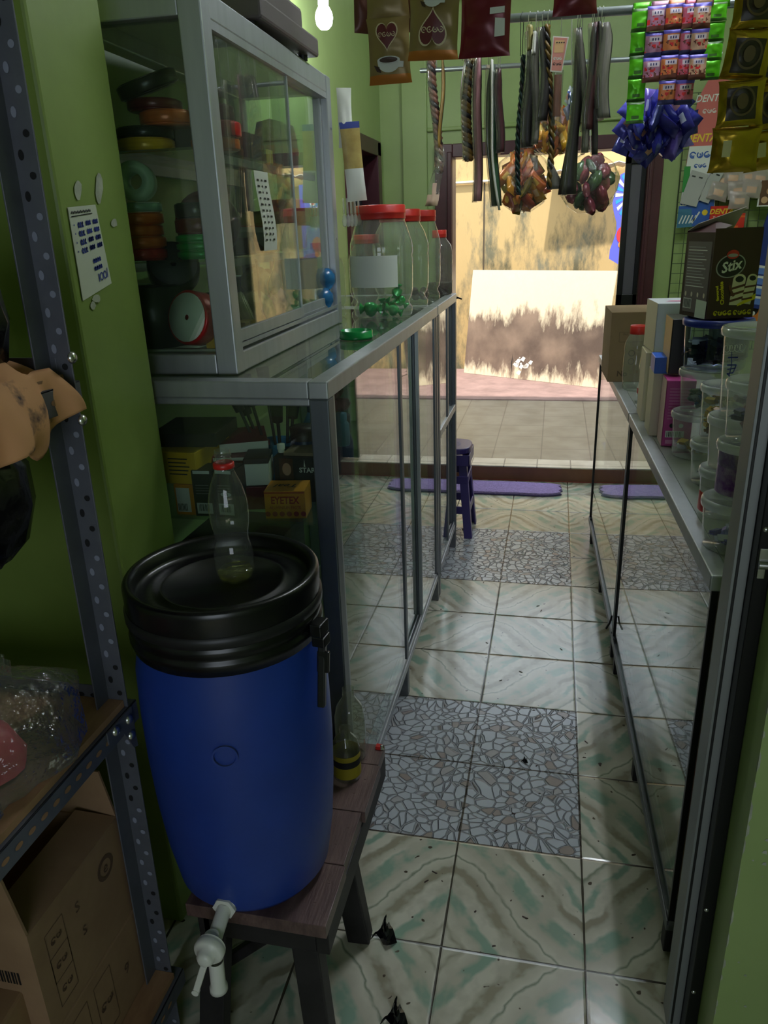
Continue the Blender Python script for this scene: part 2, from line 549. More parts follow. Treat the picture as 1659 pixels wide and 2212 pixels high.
def pebble_tiles():
    m, nt, p = nodes_of('embossed_pebble_floor_tiles')
    N, L, M, tc, sp, u, v = tile_nodes(nt, -0.18, 1.189, 0.305)
    # round courses of stones about the middle of each four-tile medallion
    yb = M('SUBTRACT', M('PINGPONG', M('SUBTRACT', sp.outputs[1], 1.799), 0.76), 0.0)
    xc = M('ADD', sp.outputs[0], 0.18)
    r = M('SQRT', M('ADD', M('MULTIPLY', xc, xc), M('MULTIPLY', yb, yb)))
    th = M('ARCTAN2', yb, xc)
    nz = N('ShaderNodeTexNoise'); nz.inputs['Scale'].default_value = 7; L(tc.outputs['Object'], nz.inputs['Vector'])
    cb = N('ShaderNodeCombineXYZ')
    L(M('MULTIPLY_ADD', nz.outputs['Fac'], 2.2, M('MULTIPLY', xc, 34)), cb.inputs[0])
    L(M('MULTIPLY_ADD', nz.outputs['Fac'], 2.2, M('MULTIPLY_ADD', M('SINE', M('MULTIPLY', r, 30)), 0.5, M('MULTIPLY', yb, 38))), cb.inputs[1])
    vo = N('ShaderNodeTexVoronoi'); vo.feature = 'DISTANCE_TO_EDGE'; vo.inputs['Scale'].default_value = 1.0; L(cb.outputs[0], vo.inputs['Vector'])
    vc = N('ShaderNodeTexVoronoi'); vc.inputs['Scale'].default_value = 1.0; L(cb.outputs[0], vc.inputs['Vector'])
    mr = N('ShaderNodeMapRange'); mr.inputs[1].default_value = 0.015; mr.inputs[2].default_value = 0.09; mr.interpolation_type = 'SMOOTHSTEP'
    L(vo.outputs['Distance'], mr.inputs[0])
    cr = N('ShaderNodeValToRGB'); cr.color_ramp.elements[0].position = 0.10; cr.color_ramp.elements[0].color = lin('#9c9089')
    cr.color_ramp.elements[1].position = 0.16; cr.color_ramp.elements[1].color = lin('#b9bfc6')
    sx = N('ShaderNodeSeparateColor'); L(vc.outputs['Color'], sx.inputs[0]); L(sx.outputs[0], cr.inputs['Fac'])
    mx = N('ShaderNodeMix'); mx.data_type = 'RGBA'
    A = [i for i in mx.inputs if i.type == 'RGBA']
    A[0].default_value = lin('#a3a5a9'); L(cr.outputs['Color'], A[1]); L(mr.outputs[0], mx.inputs['Factor'])
    fu, fv = M('FRACT', u), M('FRACT', v)
    e = M('MINIMUM', M('MINIMUM', fu, M('SUBTRACT', 1, fu)), M('MINIMUM', fv, M('SUBTRACT', 1, fv)))
    g = M('LESS_THAN', e, 0.009)
    mx2 = N('ShaderNodeMix'); mx2.data_type = 'RGBA'
    B = [i for i in mx2.inputs if i.type == 'RGBA']
    L([o for o in mx.outputs if o.type == 'RGBA'][0], B[0]); B[1].default_value = lin('#4a433c'); L(g, mx2.inputs['Factor'])
    L([o for o in mx2.outputs if o.type == 'RGBA'][0], p.inputs['Base Color'])
    p.inputs['Roughness'].default_value = 0.22
    b = N('ShaderNodeBump'); b.inputs['Strength'].default_value = 1.0; b.inputs['Distance'].default_value = 0.007
    L(mr.outputs[0], b.inputs['Height']); L(b.outputs['Normal'], p.inputs['Normal'])
    return m
SWIRL, PEBBLE = swirl_tiles(), pebble_tiles()
f = MB(SWIRL, PEBBLE, WHITEPLASTER)
xs = [-1.4, -0.485, 0.127, 1.7]
ys = [-1.7, 1.494, 2.104, 3.019, 3.629, 4.60]
for i in range(3):
    for j in range(5):
        pm = 1 if (i == 1 and j in (1, 3)) else 0
        f.face([(xs[i], ys[j], 0), (xs[i + 1], ys[j], 0), (xs[i + 1], ys[j + 1], 0), (xs[i], ys[j + 1], 0)], pm)
struct(f.build('floor'), 'swirl printed floor tiles with two patches of grey pebble tiles', 'floor')

# ------------------------------------------------------------------ walls of the shop
WL = -0.97
w = MB(GREEN)
w.box(WL - 0.12, 1.34, 0, WL, 3.72, 2.9)
w.box(WL - 0.12, 3.72, 1.90, WL, 4.36, 2.9)
w.box(WL - 0.12, 4.36, 0, WL, 4.47, 2.9)
struct(w.build('wall_left'), 'green shop wall behind the tall glass counter', 'wall')
w = MB(GREEN)
w.box(WL - 0.12, 4.47, 0, -0.66, 4.61, 2.9)
w.box(-0.66, 4.47, 1.885, 0.515, 4.61, 2.9)
w.box(0.515, 4.47, 0, 1.72, 4.61, 2.9)
struct(w.build('wall_far'), 'green end wall around the bright doorway', 'wall')
t1 = MB(GREEN).box(-0.846, 4.445, 0, -0.711, 4.471, 2.9).build('trim_1', bevel=0.004)
struct(t1, 'flat green pilaster strip left of the doorway', 'trim')
t2 = MB(GREEN).box(-0.711, 4.452, 1.955, 1.7, 4.471, 1.975).build('trim_2', bevel=0.006)
struct(t2, 'thin green ledge running above the doorway', 'trim')
struct(MB(GREEN).box(1.6, 1.12, 0, 1.72, 4.47, 2.9).build('wall_right'), 'green side wall behind the sweets counter', 'wall')
SHADED_OLIVE = mat('shaded_olive_wall_paint', '#84994c', 0.45, var=0.35, scale=2.2, dark='#5f7036', bump=0.06, bscale=25)  # olive tone darkened: part of the dim light here is in the colour
w = MB(SHADED_OLIVE, PLASTERCHIP)
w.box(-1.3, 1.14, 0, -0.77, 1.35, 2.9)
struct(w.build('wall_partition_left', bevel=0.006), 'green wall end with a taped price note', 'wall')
w = MB(GREEN, PLASTERCHIP)
w.box(0.318, 0.98, 0, 1.7, 1.11, 2.9)
for k in range(46):                              # chipped paint along the corner
    z = 0.02 + k * 0.045 + random.uniform(-.015, .015)
    wd = random.uniform(0.0012, 0.005) * (1.8 if random.random() < 0.2 else 1)
    hh = random.uniform(0.006, 0.022)
    w.poly([(0, -hh), (wd, -hh * .4), (wd * .8, hh * .6), (0, hh)], face_cam((0.318, 0.9793, z)), 1)
    if random.random() < 0.5:
        w.poly([(-wd, -hh), (0, -hh), (0, hh), (-wd * .6, hh * .5)], frame((0.3174, 0.98, z), (0, -1, 0), (0, 0, 1)), 1)
for k in range(16):
    x, z, q = random.uniform(0.33, 0.37), random.uniform(0.1, 0.9), random.uniform(.001, .004)
    w.poly([(-q, -q * .6), (q, -q), (q * .7, q), (-q * .5, q * .8)], face_cam((x, 0.9793, z)), 1)
struct(w.build('wall_partition_right'), 'green wall edge with chipped paint beside the black post', 'wall')
dk = mat('passage_darkness', '#16181d', 0.7)  # near-black walls: the unlit passage's shade is put into the colour
# side passage seen through the dark doorway
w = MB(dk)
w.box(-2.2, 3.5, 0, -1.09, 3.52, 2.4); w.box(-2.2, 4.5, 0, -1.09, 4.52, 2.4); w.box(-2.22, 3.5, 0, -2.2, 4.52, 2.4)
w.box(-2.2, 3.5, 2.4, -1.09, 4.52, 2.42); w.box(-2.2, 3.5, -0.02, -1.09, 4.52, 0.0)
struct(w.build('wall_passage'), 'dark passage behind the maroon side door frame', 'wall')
d = MB(MAROON)
d.box(WL - 0.13, 3.66, 0, WL + 0.018, 3.74, 1.91); d.box(WL - 0.13, 4.31, 0, WL + 0.018, 4.39, 1.91); d.box(WL - 0.13, 3.66, 1.84, WL + 0.018, 4.39, 1.915)
d1 = struct(d.build('door_1', bevel=0.004), 'maroon frame of the dark side door', 'door')
MB(mat('navy_door', '#20222e', 0.5)).box(-1.09, 4.27, 0.01, -1.05, 4.31, 1.83).box(-1.6, 4.262, 0.01, -1.07, 4.295, 1.83).build('door_leaf', d1, bevel=0.003)
# front door: maroon frame and black folding leaf at its side
d = MB(MAROON)
d.box(-0.668, 4.44, 0, -0.572, 4.60, 1.89); d.box(0.443, 4.44, 0, 0.518, 4.60, 1.89); d.box(-0.572, 4.44, 1.823, 0.443, 4.60, 1.89)
d.box(-0.60, 4.425, 0.0, -0.575, 4.44, 1.85); d.box(0.452, 4.425, 0.0, 0.47, 4.44, 1.85)
d2 = struct(d.build('door_2', bevel=0.004), 'maroon frame of the open front door', 'door')
lf = MB(BLACKMETAL, mat('smoked_panel', '#55525a', 0.4))
lx0, lx1 = 0.335, 0.442
for a, b in ((0.10, 0.16), (1.03, 1.09), (1.75, 1.822)): lf.box(lx0, 4.50, a, lx1, 4.53, b)
lf.box(lx0, 4.50, 0.10, lx0 + 0.03, 4.53, 1.82); lf.box(lx1 - 0.022, 4.50, 0.10, lx1, 4.53, 1.82)
lf.box(lx0 + .03, 4.512, 0.16, lx1 - .022, 4.52, 1.75, 1)
lf.build('door_leaf', d2, bevel=0.002)
hd = MB(BLACKMETAL); hd.cyl((-0.575, 4.46, 1.09), (-0.545, 4.46, 1.09), 0.007, 10); hd.cyl((-0.548, 4.46, 1.092), (-0.52, 4.44, 1.085), 0.005, 8)
hd.build('door_handle', d2)
# step
struct(MB(mat('brown_step_paint', '#7a4f38', 0.4, var=0.25, scale=6), mat('red_step_edge', '#86382f', 0.5)).box(-0.66, 4.45, 0, 0.60, 4.60, 0.083)
       .box(-0.66, 4.443, 0, 0.60, 4.45, 0.006, 1).build('trim_3', bevel=0.003), 'brown painted step riser under the doorway', 'step')
def slab_tiles(name, hexc, hexj, px, py, ox, oy, rough=0.35):
    m, nt, p = nodes_of(name)
    tc = nt.nodes.new('ShaderNodeTexCoord'); mp = nt.nodes.new('ShaderNodeMapping'); mp.inputs['Location'].default_value = (ox, oy, 0)
    br = nt.nodes.new('ShaderNodeTexBrick'); br.offset = 0.0
    br.inputs['Color1'].default_value = lin(hexc); br.inputs['Color2'].default_value = tuple(v * .9 for v in lin(hexc)[:3]) + (1,)
    br.inputs['Mortar'].default_value = lin(hexj); br.inputs['Scale'].default_value = 1
    br.inputs['Brick Width'].default_value = px; br.inputs['Row Height'].default_value = py; br.inputs['Mortar Size'].default_value = 0.004
    nt.links.new(tc.outputs['Object'], mp.inputs['Vector']); nt.links.new(mp.outputs['Vector'], br.inputs['Vector'])
    n = nt.nodes.new('ShaderNodeTexNoise'); n.inputs['Scale'].default_value = 7; n.inputs['Detail'].default_value = 6
    nt.links.new(tc.outputs['Object'], n.inputs['Vector'])
    mx = nt.nodes.new('ShaderNodeMix'); mx.data_type = 'RGBA'; mx.blend_type = 'MULTIPLY'
    A = [i for i in mx.inputs if i.type == 'RGBA']
    cr = nt.nodes.new('ShaderNodeValToRGB'); cr.color_ramp.elements[0].color = (.72, .70, .66, 1); cr.color_ramp.elements[0].position = .3; cr.color_ramp.elements[1].position = .65
    nt.links.new(n.outputs['Fac'], cr.inputs['Fac'])
    mx.inputs['Factor'].default_value = 1
    nt.links.new(br.outputs['Color'], A[0]); nt.links.new(cr.outputs['Color'], A[1])
    nt.links.new([o for o in mx.outputs if o.type == 'RGBA'][0], p.inputs['Base Color'])
    p.inputs['Roughness'].default_value = rough
    return m
ZO = 0.09
struct(MB(slab_tiles('white_sill_tiles', '#d9d2c2', '#8c867a', 0.20, 0.5, 0.06, 0)).box(-0.66, 4.452, 0.083, 0.60, 4.615, ZO + .001).build('trim_4', bevel=0.002),
       'pale tile strip on top of the door step', 'step')

# ------------------------------------------------------------------ yard outside
struct(MB(slab_tiles('grey_yard_tiles', '#8f8878', '#6f685c', 0.305, 0.305, 0.04, 0.02)).box(-3.2, 4.61, -0.1, 3.2, 6.32, ZO).build('ground'),
       'dusty grey tiled floor of the yard outside', 'ground')
struct(MB(mat('worn_pink_concrete', '#8a706a', 0.7, var=0.6, scale=5, dark='#5c4844', bump=0.2)).box(-3.2, 6.32, -0.1, 3.2, 7.9, ZO + 0.012).build('kerb', bevel=0.01),
       'worn pinkish concrete strip along the yard wall', 'kerb')
def stained(name, base, stain, stain2, kind):
    m, nt, p = nodes_of(name)
    N, L = nt.nodes.new, nt.links.new
    tc = N('ShaderNodeTexCoord'); sp = N('ShaderNodeSeparateXYZ'); L(tc.outputs['Object'], sp.inputs[0])
    mp = N('ShaderNodeMapping'); mp.inputs['Scale'].default_value = (7, 7, 1.6) if kind == 'board' else (3, 3, 1.0); L(tc.outputs['Object'], mp.inputs['Vector'])
    n = N('ShaderNodeTexNoise'); n.inputs['Scale'].default_value = 1.3; n.inputs['Detail'].default_value = 8; n.inputs['Roughness'].default_value = .7
    L(mp.outputs['Vector'], n.inputs['Vector'])
    def M(op, a, b=None, c=None):
        q = N('ShaderNodeMath'); q.operation = op
        for k, v in enumerate((a, b, c)):
            if v is None: continue
            if isinstance(v, (int, float)): q.inputs[k].default_value = v
            else: L(v, q.inputs[k])
        return q.outputs[0]
    n2 = N('ShaderNodeTexNoise'); n2.inputs['Scale'].default_value = 3.1; n2.inputs['Detail'].default_value = 5; L(tc.outputs['Object'], n2.inputs['Vector'])
    if kind == 'board':
        h = M('ABSOLUTE', M('SUBTRACT', sp.outputs[2], 0.42))              # dirt band across the lower half
        fac = M('SUBTRACT', M('ADD', n.outputs['Fac'], M('MULTIPLY', n2.outputs['Fac'], 0.55)), M('MULTIPLY', h, 1.5))
        lo, hi = 0.30, 0.46
    else:
        fac = M('ADD', n.outputs['Fac'], M('MULTIPLY', M('SUBTRACT', 1.0, sp.outputs[2]), 0.05)); lo, hi = 0.46, 0.60
    mr = N('ShaderNodeMapRange'); mr.inputs[1].default_value = lo; mr.inputs[2].default_value = hi; L(fac, mr.inputs[0])
    cr = N('ShaderNodeValToRGB'); cr.color_ramp.elements[0].color = lin(stain); cr.color_ramp.elements[1].color = lin(stain2)
    cr.color_ramp.elements[0].position = .35; cr.color_ramp.elements[1].position = .65
    L(n2.outputs['Fac'], cr.inputs['Fac'])
    mx = N('ShaderNodeMix'); mx.data_type = 'RGBA'; A = [i for i in mx.inputs if i.type == 'RGBA']
    A[0].default_value = lin(base); L(cr.outputs['Color'], A[1]); L(mr.outputs[0], mx.inputs['Factor'])
    L([o for o in mx.outputs if o.type == 'RGBA'][0], p.inputs['Base Color'])
    p.inputs['Roughness'].default_value = 0.8
    b = N('ShaderNodeBump'); b.inputs['Strength'].default_value = .35; b.inputs['Distance'].default_value = .02
    L(n.outputs['Fac'], b.inputs['Height']); L(b.outputs['Normal'], p.inputs['Normal'])
    return m
YW = 7.75
OCHRE = stained('weathered_ochre_plaster', '#b79c6a', '#57523a', '#77735e', 'wall')
w = MB(OCHRE, mat('pale_pipe', '#d8cdb4', 0.6), mat('dark_gap', '#4a4030', 0.8))
w.box(-3.2, YW, 0, 3.2, YW + 0.15, 2.45)
w.cyl((-1.2, YW - 0.02, 1.86), (0.5, YW - 0.02, 1.88), 0.012, 10, 1)
w.box(-0.70, YW - 0.004, 1.0, -0.685, YW + 0.01, 1.86, 2)
struct(w.build('wall_yard'), 'weathered ochre yard wall with peeling stains', 'wall')
struct(MB(OCHRE).box(-3.35, 4.61, -.1, -3.2, 7.9, 2.6).box(3.2, 4.61, -.1, 3.35, 7.9, 2.6).build('wall_yard_side'), 'side walls closing the yard', 'wall')
struct(MB(WHITEPLASTER).box(-3.2, 4.4, 2.55, 3.2, 5.5, 2.62).build('roof_eave'), 'shop eave above the doorway', 'roof')
BOARD = stained('stained_pale_plywood', '#e2d2b4', '#5a4a40', '#8d7867', 'board')
bl, br_, tl = atz(1002, 805, ZO + .014), atz(1290, 838, ZO + .014), at(1022, 583, 7.60)
nrm = (br_ - bl).cross(tl - bl).normalized()
v = Vector((1333 - CX, -(585 - CY), -FOC)); rr = Vector((AX_X.dot(v), AX_Y.dot(v), AX_Z.dot(v))); o = Vector((0, 0, CAM_H))
tr_ = o + rr * ((bl - o).dot(nrm) / rr.dot(nrm))
b = MB(BOARD, BLACKINK, mat('white_smear', '#e8e4da', 0.6))
back = nrm * (0.014 if nrm.y > 0 else -0.014)
P4 = [bl, br_, tr_, tl]
b.face(P4, 0); b.face([p + back for p in P4][::-1], 0)
for i in range(4):
    j = (i + 1) % 4
    b.face([P4[i], P4[i] + back, P4[j] + back, P4[j]], 0)
FB = frame(bl - back * .06, (br_ - bl), (tl - bl) - (br_ - bl) * ((tl - bl).dot((br_ - bl).normalized()) / (br_ - bl).length))
b.poly([(0.548, 0.0), (0.553, 0.0), (0.553, 0.17), (0.549, 0.23), (0.545, 0.15)], FB, 1)
for k in range(14):
    x, y, q = .62 + random.gauss(.05, .06), .14 + random.gauss(0, .04), random.uniform(.008, .03)
    b.poly([(x - q, y - q * .4), (x + q * .3, y - q), (x + q, y + q * .3), (x, y + q * .7)], FB, 2)
tag(b.build('leaning_board', recalc=True), 'large stained pale plywood board leaning on the yard wall', 'board')
# roof sheet beyond the wall
q = at(1255, 352, 7.5)
sh = MB(mat('pale_roof_sheet', '#e6dcc8', 0.6))
sh.grid(24, 2, lambda u, v: Vector((-0.05 + u * 1.2, 7.72 - v * 0.22, 1.885 + u * 0.11 + .012 * math.sin(u * 60) + v * 0.02)), 0)
tag(sh.build('roof_sheet', solid=0.008), 'pale corrugated roof sheet end over the yard wall', 'roof sheet')
# bright printed banner at the side of the yard
bn = MB(mat('banner_blue', '#2d8fd0', 0.5), mat('banner_violet', '#5a5fd0', 0.5), mat('banner_white', '#e9eef2', 0.5), mat('banner_red', '#d8323a', 0.5), mat('banner_orange', '#e8893a', 0.5))
c0 = at(1352, 475, 7.2)
Mb = face_cam(c0)
outl = [(0.03, 0.40)] + [(-0.05 - 0.05 * math.sin(k * .55) ** 2 - .02, 0.36 - k * 0.075) for k in range(10)] + [(0.03, -0.40)]
bn.prism(outl + [(0.12, -0.40), (0.12, 0.40)], -0.01, 0.004, 1, Mb)
for k in range(11):
    a = R(95 + k * 17)
    bn.poly([(0.03, 0.2), (0.03 + .13 * math.cos(a - .08), .2 + .2 * math.sin(a - .08)), (0.03 + .13 * math.cos(a + .08), .2 + .2 * math.sin(a + .08))], Mb @ T(0, 0, .0055), 2 if k % 2 else 0)
bn.disc(0.03, Mb @ T(0.0, 0.24, .0065), 2, 14, .022); bn.disc(0.015, Mb @ T(0.0, 0.24, .0075), 3, 12)
bn.disc(0.05, Mb @ T(-0.02, -0.12, .0065), 3, 14, .07); bn.disc(0.03, Mb @ T(-0.02, -0.2, .0075), 4, 12)
bn.cyl((c0.x + .03, c0.y + .01, ZO), (c0.x + .03, c0.y + .01, c0.z), 0.012, 8, 2)
tag(bn.build('banner'), 'bright blue printed banner with white rays standing in the yard', 'banner')

# ------------------------------------------------------------------ back room and ceiling
w = MB(SHADED_OLIVE)
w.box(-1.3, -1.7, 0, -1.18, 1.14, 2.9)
struct(w.build('wall_storeroom_left'), 'darkened green wall behind the slotted rack', 'wall')
struct(MB(GREEN).box(1.1, -1.7, 0, 1.22, 0.98, 2.9).build('wall_storeroom_right'), 'green wall of the store room', 'wall')
w = MB(GREEN)
w.box(-1.3, -1.82, 0, -0.4, -1.7, 2.9); w.box(0.8, -1.82, 0, 1.22, -1.7, 2.9); w.box(-0.4, -1.82, 0, 0.8, -1.7, 0.8); w.box(-0.4, -1.82, 2.0, 0.8, -1.7, 2.9)  # window opening added behind the camera to bring daylight onto the foreground
struct(w.build('wall_storeroom_back'), 'store room wall with an unseen window opening added for daylight', 'wall')
struct(MB(mat('ceiling_board', '#a9aa9c', 0.8)).box(-1.3, -1.82, 2.9, 1.72, 4.61, 3.0).build('ceiling'), 'plain ceiling boards', 'ceiling')
struct(MB(MAROON).box(0.43, 0.93, 0, 0.47, 0.98, 2.2).build('trim_5'), 'maroon door post at the edge of the chipped wall', 'trim')
area('front_door_portal', (-0.06, 4.5, 0.95), (R(-90), 0, 0), 1.05, 1.75, 1, portal=True)
area('added_window_portal', (0.2, -1.7, 1.4), (R(90), 0, 0), 1.2, 1.2, 1, portal=True)
# ------------------------------------------------------------------ lamp on the wall
b0 = at(700, 40, 2.9)
lamp = thing('wall_lamp', 'glowing white bulb on the green wall above the glass cabinets', 'lamp', b0)
lb = MB(mat('glowing_bulb', '#f4f8ff', 0.3, emit=BULB_POWER))
lb.lathe([(0, -.034), (.015, -.031), (.026, -.019), (.030, 0), (.028, .016), (.021, .03), (.016, .036)], 24, I4)
lb.build('bulb', lamp)
lc = MB(WHITEP)
lc.lathe([(.0165, .036), (.018, .04), (.018, .065), (.024, .07), (.024, .105), (0, .105)], 20)
lc.cyl((0, 0, .10), (-.13, 0, .12), .008, 10); lc.cyl((-.13, 0, .12), (WL + .001 - b0.x, 0, .12), .022, 16)
lc.build('lamp_holder', lamp)

tl_ = thing('tube_light', 'white fluorescent tube light under the shop ceiling', 'lamp', (.42, 2.55, 2.84))
MB(mat('glowing_tube', '#eef6ff', .3, emit=TUBE_POWER)).cyl((0, -.6, -.02), (0, .6, -.02), .016, 14).build('tube', tl_)
tb_ = MB(WHITEP); tb_.box(-.022, -.62, .01, .022, .62, .06); tb_.build('batten', tl_, bevel=.004)
for y in (-.615, .585): MB(WHITEP).box(-.02, y, -.04, .02, y + .03, .012).build('end_cap', tl_, bevel=.004)

# ------------------------------------------------------------------ tall glass counter (two units under one top line)
XF = -0.42
WD = WL + 0.004 - XF                                       # depth runs towards the wall
def counter_unit(label, y0, y1, near, stiles, midrail=None):
    H, W_ = 1.2, y1 - y0
    t = thing('glass_counter', label, 'display counter', (XF, y0, 0), 0, 'glass counters on the wall side')
    D = WD
    def leg(x, y):
        MB(BLACKWOOD if False else ALUDARK).box(x, y, 0, x + .03, y + .03, .10).build('leg', t, bevel=.002)
    for x in (-.032, D + .002):
        leg(x, .002); leg(x, W_ - .032)
    mids = []
    if W_ > 1: leg(-.032, .72)
    p = MB(ALUD2)
    p.box(-.04, 0, .10, 0, .04, 1.165); p.build('post', t, bevel=.003)
    p = MB(ALUD2); p.box(-.04, W_ - .04, .10, 0, W_, 1.165); p.build('post', t, bevel=.003)
    p = MB(ALU); p.box(D, 0, .10, D + .04, .04, 1.165); p.build('post', t, bevel=.003)
    p = MB(ALU); p.box(D, W_ - .04, .10, D + .04, W_, 1.165); p.build('post', t, bevel=.003)
    r = MB(ALU)
    r.box(-.04, 0, 1.165, 0, W_, 1.2); r.box(D, 0, 1.165, D + .04, W_, 1.2)
    r.box(D + .04, 0, 1.165, -.04, .04, 1.2); r.box(D + .04, W_ - .04, 1.165, -.04, W_, 1.2)
    r.box(D + .04, .006, 1.15, -.04, .018, 1.165)
    r.build('top_frame', t, bevel=.003)
    r = MB(ALU)
    r.box(-.034, 0, .10, -.002, W_, .125)
    for x in (-.031, -.019, -.008): r.box(x - .0025, 0.04, .125, x + .0025, W_ - .04, .142)
    r.box(D, 0, .10, D + .04, W_, .14); r.box(D + .04, 0, .10, -.04, .03, .14); r.box(D + .04, W_ - .03, .10, -.04, W_, .14)
    r.build('bottom_track', t, bevel=.0015)
    MB(PLY).box(D + .04, .03, .128, -.036, W_ - .03, .138).build('base_board', t)
    if near: MB(GLASS).box(D + .04, .018, .14, -.04, .022, 1.165).build('end_pane', t)
    MB(GLASS).box(D + .04, W_ - .022, .14, -.04, W_ - .018, 1.165).build('end_pane', t)
    MB(GLASSDUSTY).box(D + .04, .04, 1.192, -.04, W_ - .04, 1.1985).build('top_pane', t)
    MB(GLASS).box(D + .01, .035, .887, -.045, W_ - .035, .893).build('shelf', t)
    MB(GLASS).box(D + .01, .035, .50, -.045, W_ - .035, .506).build('shelf', t)
    last = .04
    for k, (a, b) in enumerate(stiles):
        off = -.008 if k % 2 == 0 else -.021
        dr = MB(GLASS); dr.box(off - .002, a, .14, off + .002, b, 1.165)
        dd = dr.build('sliding_door', t)
        MB(ALUD2).box(off - .006, b - .028, .142, off + .006, b, 1.165).build('door_stile', dd, bevel=.001)
        MB(ALU).box(off - .006, a, .142, off + .006, a + .012, 1.165).build('door_stile', dd, bevel=.001)
    if midrail:
        MB(ALU).box(-.03, .04, midrail - .015, 0, W_ - .04, midrail + .015).build('mid_rail', t, bevel=.002)
    return t
PLY = mat('old_plywood', '#8d6e52', 0.7, var=.3, scale=5, stretch=(1, 6, 1))
counter_unit('long aluminium and glass counter with an upper cabinet on top', 1.38, 2.83, True, [(.04, .75), (.73, 1.06), (1.03, 1.41)])
counter_unit('short aluminium and glass counter at the doorway end with a mid rail', 2.845, 3.40, False, [(.04, .30), (.27, .515)], .70)

# ------------------------------------------------------------------ upper cabinet
UX, UY0, UY1, UZ0, UZ1 = -.632, 1.45, 2.37, 1.2, 1.885
UD = WL + .034 - UX
uc = thing('glass_cabinet', 'aluminium framed glass cabinet full of ribbon spools standing on the counter', 'display cabinet', (UX, UY0, UZ0), 1.6)
UW, UH = UY1 - UY0, UZ1 - UZ0
for (x, y) in ((-.045, 0), (-.045, UW - .045), (UD, 0), (UD, UW - .045)):
    MB(ALU).box(x, y, 0, x + .045, y + .045, UH).build('post', uc, bevel=.003)
for z0, z1 in ((0, .042), (UH - .045, UH)):
    r = MB(ALU)
    r.box(-.043, .045, z0, -.002, UW - .045, z1); r.box(UD, .045, z0, UD + .043, UW - .045, z1)
    r.box(UD + .045, .002, z0, -.045, .043, z1); r.box(UD + .045, UW - .043, z0, -.045, UW - .002, z1)
    r.build('frame', uc, bevel=.003)
tk = MB(ALU)
tk.box(-.036, .045, .042, -.030, UW - .045, .066); tk.box(-.020, .045, .05, -.016, UW - .045, .062); tk.box(-.006, .045, .05, -.002, UW - .045, .058)
tk.build('door_track', uc)
MB(ALU).box(-.036, .045, UH - .06, -.002, UW - .045, UH - .045).build('door_track', uc)
MB(mat('white_board', '#c9cac2', .6)).box(UD + .045, .045, UH - .012, -.045, UW - .045, UH - .004).build('top_panel', uc)
MB(GLASS).box(UD + .04, .02, .042, -.045, .024, UH - .045).build('end_pane', uc)
MB(GLASS).box(UD + .04, UW - .024, .05, -.045, UW - .02, UH - .045).build('end_pane', uc)
MB(mat('white_laminate', '#bfc0b6', .45)).box(UD + .045, .045, .038, -.045, UW - .045, .046).build('base_board', uc)
for zz in (.222, .428):
    sh = MB(GLASS, ALU)
    sh.box(UD + .03, .045, zz, -.05, UW - .045, zz + .005)
    sh.box(UD + .015, .045, zz - .022, UD + .03, UW - .045, zz, 1)
    sh.box(-.062, .045, zz - .016, -.05, UW - .045, zz, 1)
    sh.build('shelf', uc)
for (a, b, off) in ((.045, .52, -.011), (.44, UW - .045, -.025)):
    dd = MB(GLASSDUSTY).box(off - .002, a, .062, off + .002, b, UH - .055).build('sliding_door', uc)
    q = MB(ALU); q.box(off - .006, a, .06, off + .006, b, .085)
    if off < -.02: q.box(off - .006, b - .012, .06, off + .006, b, UH - .055)
    else: q.box(off - .004, b - .006, .085, off + .004, b, UH - .055)
    q.build('door_rail', dd, bevel=.001)
for z in (.06, .25, .55): MB(STEEL).cyl((.0005, UW - .02, z), (-.004, UW - .02, z), .004, 10).build('screw', uc)
# taped paper list on the sliding door
pl = MB(PAPER, BLACKINK)
Mp = frame((UX - .0075, UY0 + .225, 1.555), (0, 1, 0), (0.02, 0, -1)) 
def paper(u, v): return Vector((UX - .013 + .012 * math.sin(v * 3) * v, UY0 + .222 + .085 * u + .018 * v * v, 1.60 - .165 * v))
pl.grid(4, 8, lambda u, v: paper(1 - u, v), 0)
for k in range(11):
    v = .1 + k * .075
    for (a, b) in ((.12, .3), (.42, .55), (.66, .82)):
        b2 = b - random.uniform(0, .08)
        pts = [paper(a, v), paper(b2, v), paper(b2, v + .025), paper(a, v + .025)]
        pl.face([p + Vector((.0012, 0, 0)) for p in pts], 1)
tag(pl.build('paper_list'), 'small handwritten paper list taped inside the sliding cabinet door', 'note')

# things on top of the cabinet
dbx = thing('power_box', 'dark flat case with a pale end plate lying on the glass cabinet', 'box', (-.72, 1.75, UZ1))
MB(mat('greybrown_case', '#5a5153', .45)).box(-.18, 0, 0.012, .092, .42, .055).build('body', dbx, bevel=.006)
MB(mat('greybrown_case', '#5a5153', .45)).box(-.14, .0, .057, .072, .36, .11).build('upper_case', dbx, bevel=.01)
MB(WHITEP).box(-.10, .42, .018, .085, .428, .052).build('end_plate', dbx, bevel=.002)
MB(mat('grey_knob', '#a5a8a2', .4)).cyl((.04, .428, .036), (.04, .448, .036), .010, 16).cyl((.04, .448, .036), (.04, .456, .036), .0135, 16).build('knob', dbx)
for x in (-.15, .06):
    for y in (.03, .38): MB(RUBBER).cyl((x, y, 0), (x, y, .012), .012, 10).build('foot', dbx)

